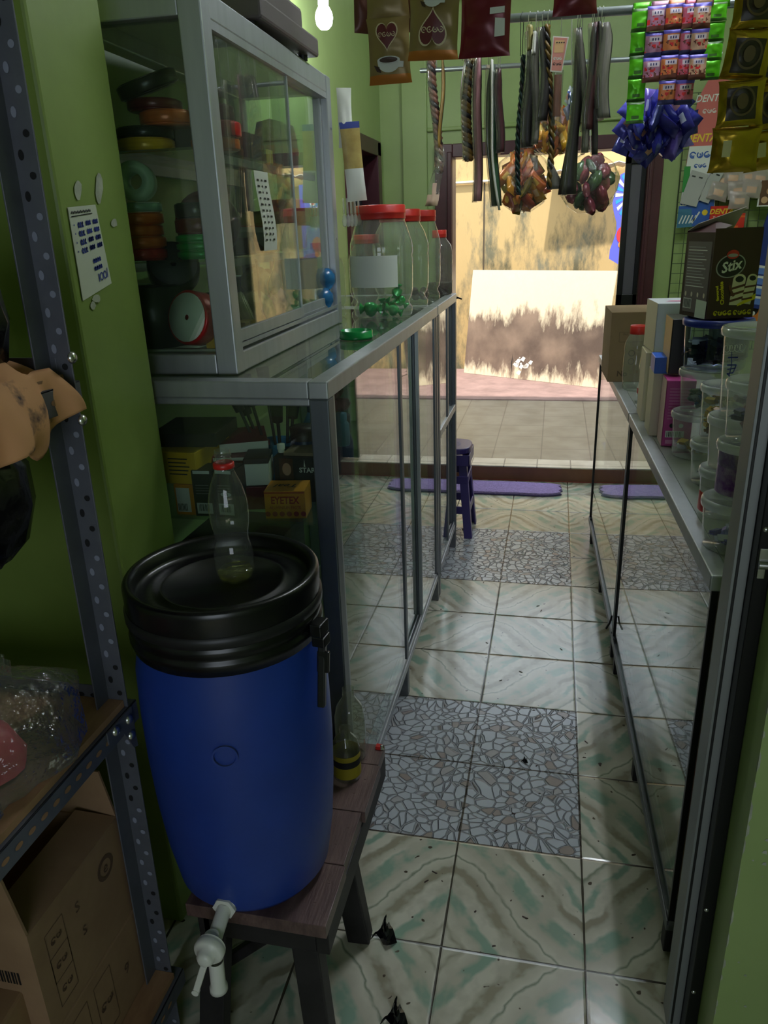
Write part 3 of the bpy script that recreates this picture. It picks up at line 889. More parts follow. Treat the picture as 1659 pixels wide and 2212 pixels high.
# ------------------------------------------------------------------ ribbon spools and boxes inside the upper cabinet
RIB = {k: mat('satin_' + k, h, .28, .15, var=.25, scale=60, stretch=(.2, .2, 3)) for k, h in
       dict(orange='#dd6a26', red='#c4262a', green='#15a848', yellow='#e8b41c', maroon='#6a1f2c', darkred='#6e1016', black='#17181c', gold='#c09a2c', teal='#9dbdb0', purple='#3a2a6a', pink='#c86a86', blue='#23406e', cream='#d6cda8', brown='#5a3a2c').items()}
def spool(label, color, loc, r=.05, w=.022, core=None, rot=(0, 0, 0), group='ribbon spools in the glass cabinet'):
    t = thing('ribbon_spool', label, 'ribbon', loc, rot=tuple(R(a) for a in rot), group=group)
    rb = MB(RIB[color]); rb.lathe([(r * .32, .002), (r * .97, .002), (r, .004), (r, w - .004), (r * .97, w - .002), (r * .32, w - .002), (r * .32, .002)], 30)
    rb.build('ribbon', t)
    fl = MB(core or RIB[color])
    fl.lathe([(.006, 0), (r * .9, 0), (r * .9, .002), (.006, .002)], 26); fl.lathe([(.006, w - .002), (r * .9, w - .002), (r * .9, w), (.006, w)], 26)
    fl.build('flange', t)
    return t
S1, S2, S0 = UZ0 + .433, UZ0 + .227, UZ0 + .046
nm = ['lowest', 'second', 'third', 'fourth', 'fifth', 'topmost']
# top shelf
xA, yA = -.862, 1.575
spool('yellow ribbon spool lowest of the pile on the top cabinet shelf', 'yellow', (xA + .03, yA - .01, S1), .058, .026)
spool('black ribbon spool above the yellow one on the top cabinet shelf', 'black', (xA + .025, yA, S1 + .026), .058, .022)
spool('wide orange ribbon spool resting over the black one on the top cabinet shelf', 'orange', (xA + .075, yA + .01, S1 + .05), .056, .026)
spool('dark red ribbon spool on the orange one on the top cabinet shelf', 'darkred', (xA + .05, yA + .01, S1 + .078), .055, .02)
spool('shiny black ribbon spool leaning on top of the highest pile', 'black', (xA + .05, yA, S1 + .112), .062, .028, rot=(14, -14, 0))
spool('orange ribbon spool lying beside the pile on the top cabinet shelf', 'orange', (xA + .165, yA + .03, S1), .05, .024)
spool('red ribbon spool lying on the low orange one on the top cabinet shelf', 'red', (xA + .17, yA + .03, S1 + .024), .05, .03)
spool('maroon ribbon spool on the red one on the top cabinet shelf', 'maroon', (xA + .16, yA + .035, S1 + .055), .046, .03)
for k, (lb_, y, c) in enumerate((('rosy braided hair bundle standing inside the cabinet corner', 2.20, 'pink'), ('second rosy braided hair bundle beside the cabinet end pane', 2.29, 'pink'))):
    t = thing('hair_bundle', lb_, 'hair bundle', (-.79, y, S1), group='rosy hair bundles in the cabinet')
    q = MB(mat('rosy_hair', '#a5555c', .5, var=.5, scale=50, dark='#6e2c34', bump=.5, bscale=60))
    q.lathe([(.0, 0), (.035, 0), (.043, .012), (.046, .05), (.043, .1), (.036, .125), (.0, .135)], 20, I4)
    q.build('hair', t); MB(RIB['red']).lathe([(.0465, .045), (.0475, .05), (.0475, .06), (.0465, .065)], 20).build('band', t)
for k, (x, y, dx, dy, h, hx, lb_) in enumerate(((-.82, 1.78, .12, .14, .085, '#2a2334', 'dark violet carton on the top cabinet shelf'), (-.80, 1.95, .11, .10, .07, '#3b2430', 'small plum carton behind the violet one on the top cabinet shelf'), (-.80, 2.07, .10, .05, .045, '#caa540', 'small yellow carton at the middle of the top cabinet shelf'))):
    tag(MB(mat('carton_%d' % k, hx, .5)).box(x - dx / 2, y - dy / 2, S1, x + dx / 2, y + dy / 2, S1 + h).build('carton', bevel=.002), lb_, 'box')
# middle shelf
xB, yB = -.872, 1.56
for k, c in enumerate(('red', 'orange', 'orange', 'orange')):
    spool(nm[k] + ' ' + ('red' if k == 0 else 'orange') + ' ribbon spool in the pile on the middle cabinet shelf', c, (xB + random.uniform(-.004, .004), yB + random.uniform(-.004, .004), S2 + k * .0235), .052, .023)
spool('teal grey ribbon spool topping the orange pile', 'teal', (xB + .004, yB, S2 + .094), .05, .02, PAPER)
t = thing('tape_roll', 'pale green tape roll standing on the orange spool pile', 'tape', (xB + .02, yB - .02, S2 + .153), rot=(R(90), 0, R(20)))
MB(mat('pale_green_tape', '#b7cfbb', .4)).lathe([(.016, -.03), (.038, -.03), (.038, .03), (.016, .03), (.016, -.03)], 26).build('tape', t)
for k in range(3):
    spool(nm[k] + ' green ribbon spool in the short pile on the middle cabinet shelf', 'green', (xB + .125, yB + .03, S2 + k * .016), .052, .0155)
spool('upright maroon ribbon spool behind the green ones on the middle shelf', 'maroon', (xB + .115, yB + .11, S2 + .068), .068, .05, rot=(90, 0, 15))
spool('dark red ribbon spool resting on the green pile of the middle shelf', 'darkred', (xB + .125, yB + .03, S2 + .049), .05, .03)
spool('small blackish ribbon spool above the green pile of the middle shelf', 'black', (xB + .12, yB + .035, S2 + .08), .045, .03)
tag(MB(mat('brass_tin', '#8e7a4a', .3, .7)).cyl((-.80, 1.86, S2 + .07), (-.72, 1.93, S2 + .075), .024, 20).build('brass_tube'), 'brass coloured tube lying on cartons behind the sliding door', 'tube')
tag(MB(RIB['maroon']).box(-.85, 1.82, S2, -.72, 1.96, S2 + .045).build('carton', bevel=.002), 'maroon carton under the brass tube', 'box')
for k in range(5):
    y = 1.885 + k * .032
    tag(MB(mat('mustard_card', '#b5a236', .5)).box(-.74, y, S2, -.69, y + .026, S2 + .07 - .004 * k).build('card_box', bevel=.001), nm[min(k, 4)].replace('lowest', 'front') .replace('second', 'second').replace('topmost', 'last') + ' small mustard box counted from the near end of the middle shelf row', 'box', 'mustard boxes on the middle cabinet shelf')
bk = MB(PAPER, RIB['red']); Mk = T(-.70, 1.79, S2 + .048) @ RX(-20) @ RZ(10)
bk.box(-.05, 0, 0, .02, .16, .012, 0, Mk); bk.box(-.051, -.001, .012, .021, .161, .014, 1, Mk)
tag(bk.build('booklet'), 'red covered booklet leaning over the mustard boxes', 'book')
bx_ = MB(mat('peach_board', '#d8a070', .6), REDP); bx_.box(-.81, 2.12, S0, -.70, 2.30, S0 + .31)
bx_.box(-.815, 2.115, S0 + .31, -.695, 2.305, S0 + .335, 1)
pb = thing('tall_tin', 'tall peach coloured tin with a red lid at the cabinet corner', 'tin', (-.755, 2.22, S0))
MB(mat('peach_board', '#d8a070', .6)).box(-.05, -.075, 0, .05, .075, .155).build('body', pb, bevel=.006)
MB(REDP).box(-.053, -.078, .152, .053, .078, .168).build('lid', pb, bevel=.004)
bx_.bm.free()
rt = thing('red_lid_jar', 'peach jar with a red lid on the middle shelf at the cabinet corner', 'jar', (-.76, 2.21, S2))
MB(mat('peach_board', '#d8a070', .6)).lathe([(0, 0), (.045, 0), (.05, .006), (.05, .1), (.044, .11)], 24).build('body', rt)
MB(REDP).lathe([(.047, .1), (.05, .102), (.05, .13), (.046, .133), (0, .133)], 24).build('lid', rt)
# bottom of the cabinet
spool('huge black ribbon reel standing at the near bottom corner of the cabinet', 'black', (-.865, 1.56, S0), .078, .13)
spool('black ribbon reel tilted on top of the huge black one', 'black', (-.825, 1.60, S0 + .15), .056, .04, core=mat('dark_grey_card', '#3c3b42', .6), rot=(58, 0, 30))
spool('bright red ribbon spool with a white face on the cabinet floor', 'red', (-.735, 1.525, S0 + .058), .056, .045, core=mat('white_card_face', '#d9e0d4', .6), rot=(78, 0, -18))
tag(MB(mat('flame_orange', '#e2452c', .45)).prism([(-.02, -.025), (.015, -.02), (.024, .012), (.0, .028), (-.022, .02)], 0, .03, 0, face_cam((-.945, 1.5, S0 + .15))).build('price_tag'), 'small flame orange tag at the pillar edge of the cabinet', 'tag')
tag(MB(RIB['yellow']).box(-.72, 1.50, S0, -.66, 1.56, S0 + .03).build('card_box', bevel=.002), 'yellow carton under the white faced red spool', 'box')
spool('upright black ribbon reel deep in the cabinet behind the red spool', 'black', (-.80, 1.74, S0 + .05), .05, .03, rot=(90, 0, 0))
tag(MB(RIB['pink']).box(-.74, 1.60, S0, -.71, 1.63, S0 + .14).build('card_box', bevel=.002), 'slim pink carton standing behind the red spool', 'box')
spool('cream ribbon spool lying low behind the sliding door', 'cream', (-.72, 1.70, S0 + .055), .042, .024, rot=(0, 70, 20))
for k in range(5):
    y, z = 1.60 + (k % 3) * .034, S0 + (k // 3) * .022
    tag(MB(RIB['gold']).box(-.70, y, z, -.668, y + .03, z + .02).build('card_box', bevel=.001), ('nearest tiny gold box of the low row', 'middle tiny gold box of the low row', 'farthest tiny gold box of the low row', 'nearer tiny gold box lying on the low row', 'farther tiny gold box lying on the low row')[k] + ' at the cabinet floor', 'box', 'tiny gold boxes on the cabinet floor')
for k, (y, z, c, rr_) in enumerate(((1.84, .045, 'cream', .05), (1.91, .04, 'pink', .045), (1.99, .05, 'pink', .042), (1.87, .11, 'cream', .04), (1.95, .105, 'gold', .035))):
    q = MB(mat('net_' + c, {'cream': '#cdbf8c', 'pink': '#d69aa6', 'gold': '#b89a54'}[c], .6, var=.3, scale=30, bump=.6, bscale=50))
    q.lathe([(0, -rr_), (rr_ * .6, -rr_ * .85), (rr_, -rr_ * .2), (rr_ * .9, rr_ * .45), (rr_ * .45, rr_ * .9), (0, rr_)], 16, T(-.74, y, S0 + z), 0, True, lambda a, zz: 1 + .12 * math.sin(5 * a + zz * 60))
    tag(q.build('net_ball'), ('cream net ball nearest the door edge', 'rose net ball beside the cream one', 'rose net ball far along the cabinet floor', 'cream net ball on top of the others', 'golden net ball on top of the rose ones')[k], 'net ball', 'net balls at the cabinet bottom')
spool('purple rimmed ribbon spool with a white band deep in the cabinet', 'purple', (-.83, 2.02, S0 + .07), .05, .05, PAPER)
for k, (y, z) in enumerate(((2.27, .035), (2.30, .09))):
    q = MB(mat('blue_ball', '#1d5f94', .2)); q.lathe([(0, -.035), (.02, -.03), (.034, -.01), (.034, .012), (.018, .03), (0, .034)], 16, T(-.69, y, S0 + z))
    tag(q.build('blue_ball'), ('blue plastic ball at the cabinet end post', 'blue plastic ball on top of the other by the end post')[k], 'ball', 'blue balls in the cabinet')
rbm = MB(RIB['brown'])
for (y, w_) in ((1.70, .014),):
    rbm.grid(1, 20, lambda u, v: Vector((-.672 - .02 * math.sin(v * 4), y + .055 * v + .04 * math.sin(v * 5) + u * w_, S2 - .01 - v * .15)))
tag(rbm.build('loose_ribbon', solid=.001), 'loose brown ribbon hanging down inside the sliding door', 'ribbon')
rbm = MB(RIB['gold'])
rbm.grid(1, 20, lambda u, v: Vector((-.675, 1.80 + .03 * math.sin(v * 5 + 1) + u * .012, S2 - .01 - v * .09)))
tag(rbm.build('loose_ribbon', solid=.001), 'loose golden ribbon curling under the middle shelf', 'ribbon')

# ------------------------------------------------------------------ goods inside the long counter, behind its end pane
Z1 = .893
def carton(name, label, x0, y0, z0, dx, dy, dz, m, rz=0, deco=None, bevel=.0015, group=None, mats=()):
    mb = MB(m, *mats)
    mb.box(0, 0, 0, dx, dy, dz)
    if deco: deco(mb, dx, dy, dz)
    o = mb.build(name, bevel=bevel)
    o.location = (x0, y0, z0); o.rotation_euler = (0, 0, R(rz))
    return tag(o, label, 'box', group)
YEL = mat('yellow_carton', '#e0b016', .45); ORG = mat('orange_carton', '#dc8d14', .45); BLK = mat('black_carton', '#17171a', .4); WHT = mat('white_carton', '#d4d6d8', .5)
MRN = mat('maroon_carton', '#5e1e2c', .45); REDK = mat('red_print', '#a3221c', .5)
def d_eye(mb, dx, dy, dz):
    Mf = face_cam((dx / 2, -.0008, 0))
    mb.text('EYETEX', .023, Mf @ T(0, dz * .66, 0), 1, sx=.78, bold=.0006, shear=.05)
    mb.text('ALUMINIUM PASTE', .0095, Mf @ T(0, dz * .40, 0), 1, sx=.86)
    for k in range(6): mb.disc(.0058, Mf @ T((k - 2.5) * .0155, dz * .17, 0), 1, 14)
    mb.rect(-dx / 2, dz * .925, dx / 2, dz * .965, Mf, 1)
    mb.text('Teal', .03, frame((dx / 2, dy / 2, dz + .0008), (-1, 0, 0), (0, -1, 0)), 2, shear=.3, bold=.0004)
carton('paste_box', 'orange box of aluminium paste on the counter shelf', -.590, 1.425, Z1, .088, .075, .062, ORG, 8, d_eye, mats=(REDK, BLACKINK))
def d_bar(mb, dx, dy, dz):
    Mf = face_cam((0, -.0008, 0))
    mb.rect(dx * .12, dz * .06, dx * .88, dz * .30, Mf, 1)
    for k in range(9): mb.rect(dx * (.22 + k * .06), dz * .12, dx * (.22 + k * .06 + (.02, .035)[k % 2]), dz * .27, Mf @ T(0, 0, .0004), 2)
    mb.rect(dx * .1, dz * .93, dx * .9, dz, Mf, 1)
    for k in range(4): mb.rect(dx * .15, dz * (.5 + k * .06), dx * .8, dz * (.51 + k * .06), Mf, 3)
GRY = mat('grey_print', '#8d8f92', .5)
carton('hair_dye_box', 'slim black box with a white barcode foot beside the yellow boxes', -.752, 1.42, Z1, .047, .06, .105, BLK, 4, d_bar, mats=(WHT, BLACKINK, GRY))
def d_eye2(mb, dx, dy, dz):
    d_bar(mb, dx, dy, dz)
    Mf = face_cam((dx * .55, -.0012, dz * .5))
    mb.disc(.013, Mf, 1, 16, .005); mb.disc(.0045, Mf @ T(0, 0, .0004), 2, 12)
carton('hair_dye_box', 'slim black box with a printed eye beside the barcode box', -.70, 1.42, Z1, .047, .06, .108, BLK, -3, d_eye2, mats=(WHT, BLACKINK, GRY))
def d_yb(mb, dx, dy, dz):
    Mf = face_cam((0, -.0008, 0))
    mb.rect(dx * .1, dz * .1, dx * .8, dz * .9, Mf, 1)
    for k in range(7): mb.rect(dx * (.15 + k * .07), dz * .14, dx * (.15 + k * .07 + .035), dz * .38, Mf @ T(0, 0, .0004), 2)
carton('yellow_box', 'orange yellow box with a white barcode panel at the pillar side', -.80, 1.425, Z1, .046, .07, .07, ORG, 0, d_yb, mats=(PAPER, BLACKINK))
def d_yt(mb, dx, dy, dz):
    Mf = face_cam((0, -.0008, 0))
    for k in range(5): mb.rect(dx * .3, dz * (.3 + k * .12), dx * (.75 + .04 * (k % 3)), dz * (.335 + k * .12), Mf, 1)
    Mx = face_px((dx + .0008, dy / 2, dz * .3)); mb.disc(.02, Mx, 2, 16, .024)
carton('yellow_box', 'bright yellow box lying on the barcode box', -.835, 1.43, Z1 + .0705, .095, .17, .072, YEL, -2, d_yt, mats=(BLACKINK, REDK))
carton('dark_case', 'dark flat case stacked on the bright yellow box', -.86, 1.46, Z1 + .143, .15, .16, .03, mat('dark_case', '#1c1716', .5), 6)
carton('maroon_box', 'long maroon box lying behind the black boxes', -.735, 1.50, Z1, .10, .16, .11, MRN, 10, lambda mb, a, b, c: mb.rect(0, c * .93, a, c, face_cam((0, -.0008, 0)), 1), mats=(PAPER,))
carton('maroon_box', 'maroon box with white edges tilted on the pile', -.73, 1.53, Z1 + .111, .11, .15, .022, MRN, 24, lambda mb, a, b, c: mb.rect(0, 0, a, c, face_cam((0, -.0008, 0)), 1), mats=(PAPER,))
o = carton('white_box', 'white and black carton tilted behind the plastic bottle', -.652, 1.475, Z1 + .055, .055, .08, .05, WHT, 14, lambda mb, a, b, c: mb.box(-.0005, -.0005, c, a + .0005, b, c + .012, 1), mats=(BLK,))
carton('red_box', 'small dark red carton under the tilted white one', -.655, 1.47, Z1, .055, .085, .053, RIB['darkred'], 14)
def d_star(mb, dx, dy, dz):
    Mf = face_cam((0, -.0008, 0))
    mb.text('STAR', .016, Mf @ T(dx * .62, dz * .72, 0), 1, bold=.0004)
    mb.poly([(dx * .56, dz * .8), (dx * .575, dz * .97), (dx * .59, dz * .8)], Mf, 1)
    mb.rect(dx * .1, dz * .5, dx * .36, dz * .98, Mf, 2); mb.disc(.0105, Mf @ T(dx * .24, dz * .74, .0004), 3, 14, .015)
carton('star_box', 'black carton with a small portrait panel behind the orange paste box', -.605, 1.535, Z1, .125, .09, .105, BLK, 3, d_star, mats=(PAPER, RIB['brown'], mat('skin_print', '#b98d75', .6)))
sb = MB(mat('tin_tray', '#8c7760', .5, .2)); sb.box(-.585, 1.55, Z1 + .1055, -.485, 1.66, Z1 + .113)
tag(sb.build('tin_tray'), 'flat metallic tray lying on the black portrait carton', 'tray')
def bottle(name, label, cat, loc, prof, m, capm=None, capprof=None, group=None, seg=24, band=None, extra=None):
    t = thing(name, label, cat, loc, group=group)
    MB(m).lathe(prof, seg).build('body', t)
    if capprof: MB(capm).lathe(capprof, seg).build('cap', t)
    if band: MB(band[0]).lathe(band[1], seg).build('label', t)
    return t
bottle('small_bottle', 'tiny white capped bottle standing on the black portrait carton', 'bottle', (-.59, 1.55, Z1 + .113), [(0, 0), (.006, 0), (.0075, .002), (.0075, .008)], WHITEP, WHITEP, [(.009, .008), (.009, .02), (.0, .021)])
cup = thing('blue_cup', 'blue plastic cup holding brushes inside the counter', 'cup', (-.64, 1.66, Z1))
MB(mat('blue_cup_plastic', '#1e7fb4', .35)).lathe([(0, 0), (.032, 0), (.045, .11), (.043, .11), (.031, .004), (0, .004)], 24).build('body', cup)
for k in range(7):
    a = k * .9; dx, dy = .02 * math.cos(a), .02 * math.sin(a)
    bt = thing('brush', 'dark bristled brush standing in the blue cup', 'brush', (-.64 + dx, 1.66 + dy, Z1 + .006), group='brushes in the blue cup')
    tip = Vector((dx * 2.2 - .02, dy * 1.5, .16 + .02 * (k % 3)))
    MB(BLACKWOOD).cyl((0, 0, 0), tip, .004, 8).build('handle', bt)
    MB(mat('dark_bristle', '#181314', .7)).cyl(tip, tip * 1.35, .012, 10, 0, .016).build('bristles', bt)
NAVY = mat('navy_plastic', '#1c2a52', .3); SKY = mat('skyblue_plastic', '#5f93b8', .4)
bottle('navy_jar', 'dark navy jar with a brown lid beside the blue cup', 'jar', (-.565, 1.645, Z1), [(0, 0), (.036, 0), (.04, .005), (.04, .09), (.03, .12)], NAVY, mat('brown_lid', '#3a2624', .4), [(.033, .12), (.034, .15), (0, .152)])
bottle('navy_jar', 'navy jar with a dark cap nearer the corner post', 'jar', (-.50, 1.70, Z1), [(0, 0), (.034, 0), (.038, .005), (.038, .1), (.03, .125)], mat('blue_plastic', '#2a3f78', .3), mat('black_cap', '#1a1a22', .3), [(.033, .125), (.034, .165), (0, .167)])
bottle('blue_bottle', 'pale blue bottle beside the corner post inside the counter', 'bottle', (-.465, 1.62, Z1 + .114), [(0, 0), (.016, 0), (.018, .004), (.018, .05), (.012, .058)], SKY, SKY, [(.013, .058), (.013, .075), (0, .077)])
bottle('blue_bottle', 'darker blue bottle behind the navy jars inside the counter', 'bottle', (-.57, 1.76, Z1), [(0, 0), (.03, 0), (.034, .005), (.034, .13), (.02, .16)], SKY, NAVY, [(.022, .16), (.022, .19), (0, .19)])
fb = thing('flower_pack', 'clear pack of pink cloth flowers on the navy jars', 'flowers', (-.505, 1.70, Z1 + .168))
for k, (x, y, z) in enumerate(((-.02, 0, .02), (.018, .0, .022), (0, .01, .05), (-.03, .01, .045))):
    MB(mat('pink_cloth', '#b06a72', .7, var=.4, scale=60)).lathe([(0, -.016), (.014, -.012), (.022, .002), (.016, .014), (.006, .012), (0, .008)], 14, T(x, y, z), 0, True, lambda a, zz: 1 + .18 * math.sin(5 * a)).build('flower', fb)
MB(FILM).pouch(.085, .085, .05, T(0, 0, .075)).build('wrapper', fb)
pk = MB(FILM); pk.pouch(.13, .20, .08, T(-.50, 1.47, .84), seed=4)
pkg = MB(mat('pink_powder', '#b83a62', .6)).lathe([(0, -.04), (.03, -.02), (.034, .01), (.015, .035), (0, .04)], 14, T(-.515, 1.475, .79))
tp = thing('plastic_pack', 'clear plastic pack with something pink under the counter shelf', 'bag', (0, 0, 0))
o1 = pk.build('film', tp); o2 = pkg.build('contents', tp)
o1.location.z = -.194; o2.location.z = -.194
tp.location.z = 0
tag(MB(mat('grey_stack', '#3c3a3a', .6)).box(-.86, 1.46, .506, -.62, 1.75, .78).build('carton', bevel=.002), 'dark carton on the low counter shelf behind the drum', 'box')
# ------------------------------------------------------------------ bench, drum, bottles
BZ = .37
be = thing('wooden_bench', 'low dark wooden bench carrying the blue drum', 'bench', (-.53, 1.14, 0))
pl_y = [(-.25, -.118), (-.116, .02), (.022, .165), (.167, .235)]
edge_jit = [0, -.004, .003, -.002]
for k, (a, b) in enumerate(pl_y):
    q = MB(WOOD); q.box(-.06, a, BZ - .028, .198 + edge_jit[k], b, BZ)
    for (x, y) in ((.165, (a + b) / 2 - .02), (.178, (a + b) / 2 + .025)): q.cyl((x, y, BZ - .001), (x, y, BZ + .0006), .003, 8)
    q.build('plank', be, bevel=.0035)
for x in (-.05, .172): MB(BLACKWOOD).box(x, -.235, BZ - .085, x + .024, .235, BZ - .029).build('side_rail', be, bevel=.002)
MB(BLACKWOOD).box(-.04, -.235, BZ - .085, .172, -.213, BZ - .029).build('end_rail', be, bevel=.002)
MB(BLACKWOOD).box(-.04, .205, BZ - .085, .172, .228, BZ - .029).build('end_rail', be, bevel=.002)
for x in (-.035, .13):
    for y, s in ((-.205, -1), (.01, 1)):
        MB(BLACKWOOD).bar((x + .012, y, BZ - .03), (x + .03 * (1 if x > 0 else -1) + .01, y + .03 * s, 0), .05, .036, 0, up=(0, 1, 0)).build('leg', be, bevel=.003)
MB(BLACKWOOD).bar((.10, -.19, BZ - .08), (-.10, -.12, .04), .03, .02).build('brace', be, bevel=.002)
MB(BLACKWOOD).bar((.125, -.2, .13), (.125, .02, .13), .02, .03).build('stretcher', be, bevel=.002)

DX, DY = -.503, 1.012
dr = thing('water_drum', 'blue plastic drum with a black clamped lid and a white tap', 'drum', (DX, DY, BZ))
DBLUE = mat('blue_drum_plastic', '#1e3f9c', .42, var=.35, scale=5, dark='#172c66', bump=.03, bscale=60)
BLKP = mat('black_drum_plastic', '#0e0e11', .28, var=.2, scale=20)
body = MB(DBLUE)
body.lathe([(0, .006), (.10, 0), (.124, .004), (.138, .024), (.149, .10), (.156, .19), (.159, .28), (.1585, .37), (.155, .45), (.147, .49), (.145, .54)], 56)
body.disc(.02, frame((.045, -.1565, .36), (1, .3, 0), (0, 0, 1)), 0, 20, r_in=.017)
body.build('body', dr)
cl = MB(BLKP)
cl.lathe([(r_ - .006 if r_ > .14 else r_ - .004 if r_ else 0, z_) for r_, z_ in [(.152, .492), (.158, .494), (.159, .505), (.162, .508), (.162, .516), (.1585, .519), (.1585, .524), (.161, .528), (.161, .537), (.158, .540), (.158, .546), (.1605, .551), (.161, .572), (.1615, .588), (.161, .597), (.158, .601), (.151, .601), (.146, .596), (.144, .582), (.1395, .576), (.108, .576), (.104, .580), (.099, .580), (.096, .576), (0, .574)]], 56)
cl.build('lid', dr)
cr_ = MB(mat('worn_black_steel', '#2a2a2c', .4, .4))
cr_.lathe([(.153, .540), (.158, .544), (.158, .556), (.155, .560)], 56)
cr_.build('clamp_ring', dr)
lv = MB(BLKP)
Ml = Matrix.Rotation(R(-8), 4, 'Z') @ T(.154, 0, .455)
lv.cbox((.012, 0, .065), (.02, .03, .022), 0, Ml); lv.cbox((.015, -.002, .045), (.022, .024, .018), 0, Ml)
lv.bar((Ml @ Vector((.018, -.004, .04))), (Ml @ Vector((.022, -.03, -.06))), .012, .014)
lv.bar((Ml @ Vector((.022, -.01, .03))), (Ml @ Vector((.022, -.016, -.005))), .02, .008)
lv.build('clamp_lever', dr, bevel=.002)
tp = MB(WHITEP)
yb = -.138
Mt = T(.0, yb + .004, .03)
def py(a, b, r, seg=20, r2=None): tp.cyl(Mt @ Vector(a), Mt @ Vector(b), r, seg, 0, r2)
py((0, 0.01, 0), (0, -.006, 0), .019, 24); py((0, -.006, 0), (0, -.011, 0), .021, 6)
py((0, -.008, 0), (0, -.062, -.02), .0125)
py((0, -.058, -.045), (0, -.062, .0), .0125)
tap = tp.build('tap', dr)
hb = MB(WHITEP)
hb.lathe([(0, -.002), (.024, -.002), (.0255, .003), (.0255, .012), (.022, .016), (.014, .018), (.0145, .026), (.009, .032), (0, .033)], 28, frame((0, yb - .062, .012), (1, 0, 0), (0, 0, 1)))
hb.build('valve', tap)
hn = MB(WHITEP)
a_, b_ = Vector((-.001, yb - .088, .004)), Vector((-.022, yb - .093, -.058))
hn.bar(a_, b_, .011, .006, 0, up=(0, 1, 0)); hn.cyl(b_ + Vector((0, .004, 0)), b_ + Vector((0, -.004, 0)), .0062, 12)
hn.build('handle', tap, bevel=.002)
sp_ = MB(WHITEP)
sp_.lathe([(.0125, 0), (.0125, .05), (.015, .054), (.015, .062), (.011, .062), (.010, .02), (0, .02)], 20, T(.004, yb - .062, -.02) @ RX(176))
sp_.build('spout', tap)

# soft drink bottle on the lid
LZ = BZ + .576
bp_ = atz(511, 1250, LZ)
bo = thing('plastic_bottle', 'open clear plastic bottle with a red neck ring standing on the drum lid', 'bottle', (bp_.x, bp_.y, LZ))
BP = [(0, .006), (.010, .004), (.02, .0), (.026, .004), (.031, .02), (.0315, .045), (.029, .062), (.0262, .072), (.0275, .085), (.0305, .1), (.0315, .125), (.030, .14), (.0245, .162), (.017, .18), (.0125, .192), (.0115, .2), (.0115, .218)]
bb = MB(clear('bottle_plastic', '#f6f9f7', haze=.045, rough=.03))
bb.lathe(BP, 40, I4, 0, True, lambda a, z: 1 + (.07 * math.cos(5 * a) * max(0, 1 - z / .03)) if z < .03 else 1)
bb.build('body', bo)
MB(REDP).lathe([(.0135, .189), (.0165, .190), (.0165, .197), (.0135, .199), (.0135, .189)], 28).build('neck_ring', bo)
th_ = MB(clear('bottle_plastic', '#f6f9f7')); th_.lathe([(.0118, .2), (.0135, .202), (.0135, .204), (.012, .206), (.012, .208), (.0135, .21), (.0135, .212), (.012, .214), (.012, .218)], 24)
th_.build('neck', bo)
MB(clear('oily_water', '#dfe3a0', haze=.12, hazecol='#c9c67a')).lathe([(0, .008), (.019, .003), (.025, .006), (.0275, .016), (.027, .019), (0, .019)], 30, I4, 0, True, lambda a, z: 1 + .06 * math.cos(5 * a)).build('liquid', bo)

# two glass bottles behind the drum
MG = clear('bottle_glass', '#eef2e6', haze=.10, hazecol='#c8cab8')
g1 = thing('glass_bottle', 'short glass bottle with a yellow label behind the drum', 'bottle', (-.392, 1.262, BZ))
MB(MG).lathe([(0, 0), (.026, 0), (.03, .005), (.03, .075), (.024, .095), (.012, .11), (.012, .125)], 24).build('body', g1)
q = MB(mat('yellow_label', '#9a8a22', .5), BLACKINK); q.lathe([(.0305, .012), (.0305, .068)], 24); q.build('label', g1)
q = MB(BLACKINK); q.lathe([(.0309, .04), (.0309, .056)], 24); q.build('label_band', g1)
g2 = thing('glass_bottle', 'taller clear bottle behind the short labelled one at the counter corner', 'bottle', (-.40, 1.330, BZ))
MB(MG).lathe([(0, 0), (.03, 0), (.034, .006), (.034, .1), (.028, .13), (.013, .155), (.013, .175)], 24).build('body', g2)
rg = MB(REDP, STEEL); rg.cbox((0, 0, .004), (.012, .012, .008)); rg.lathe([(0, 0), (.006, .002), (.004, .010), (0, .012)], 8, T(.008, -.002, 0), 1)
o = rg.build('bottle_scrap'); o.location = (-.345, 1.362, BZ); tag(o, 'tiny red and silver scrap at the far corner of the bench', 'scrap')

# ------------------------------------------------------------------ slotted angle rack
RK = mat('slate_painted_steel', '#62646f', .45, .25, var=.3, scale=18, dark='#42434d')
HOLE = mat('hole_dark', '#0c0c10', .8); HOLEW = mat('hole_plywood', '#8f6c50', .8); HOLEG = mat('hole_grey', '#83879a', .8); HOLEL = mat('hole_light', '#9a9a92', .7)
rk = thing('slotted_rack', 'slate grey slotted angle rack with plywood shelves', 'rack', (-.640, .90, 0))
def holes(mb, Mf, length, pitch, w, h, m=1, start=.02, alt=True):
    n = int((length - start) / pitch)
    for k in range(n):
        cx = start + k * pitch
        long_ = k % 2 == 0
        if alt: m = 2 if (k // 4) % 5 not in (1, 3) else 1
        if alt: mb.disc(w if long_ else w * .72, Mf @ T(cx, (h if long_ else -h), .0004), m, 14, w * (.62 if long_ else .72))
        else: mb.disc(w, Mf @ T(cx, 0, .0004), m, 14, w * .55)
HH = 2.0
lean = .035
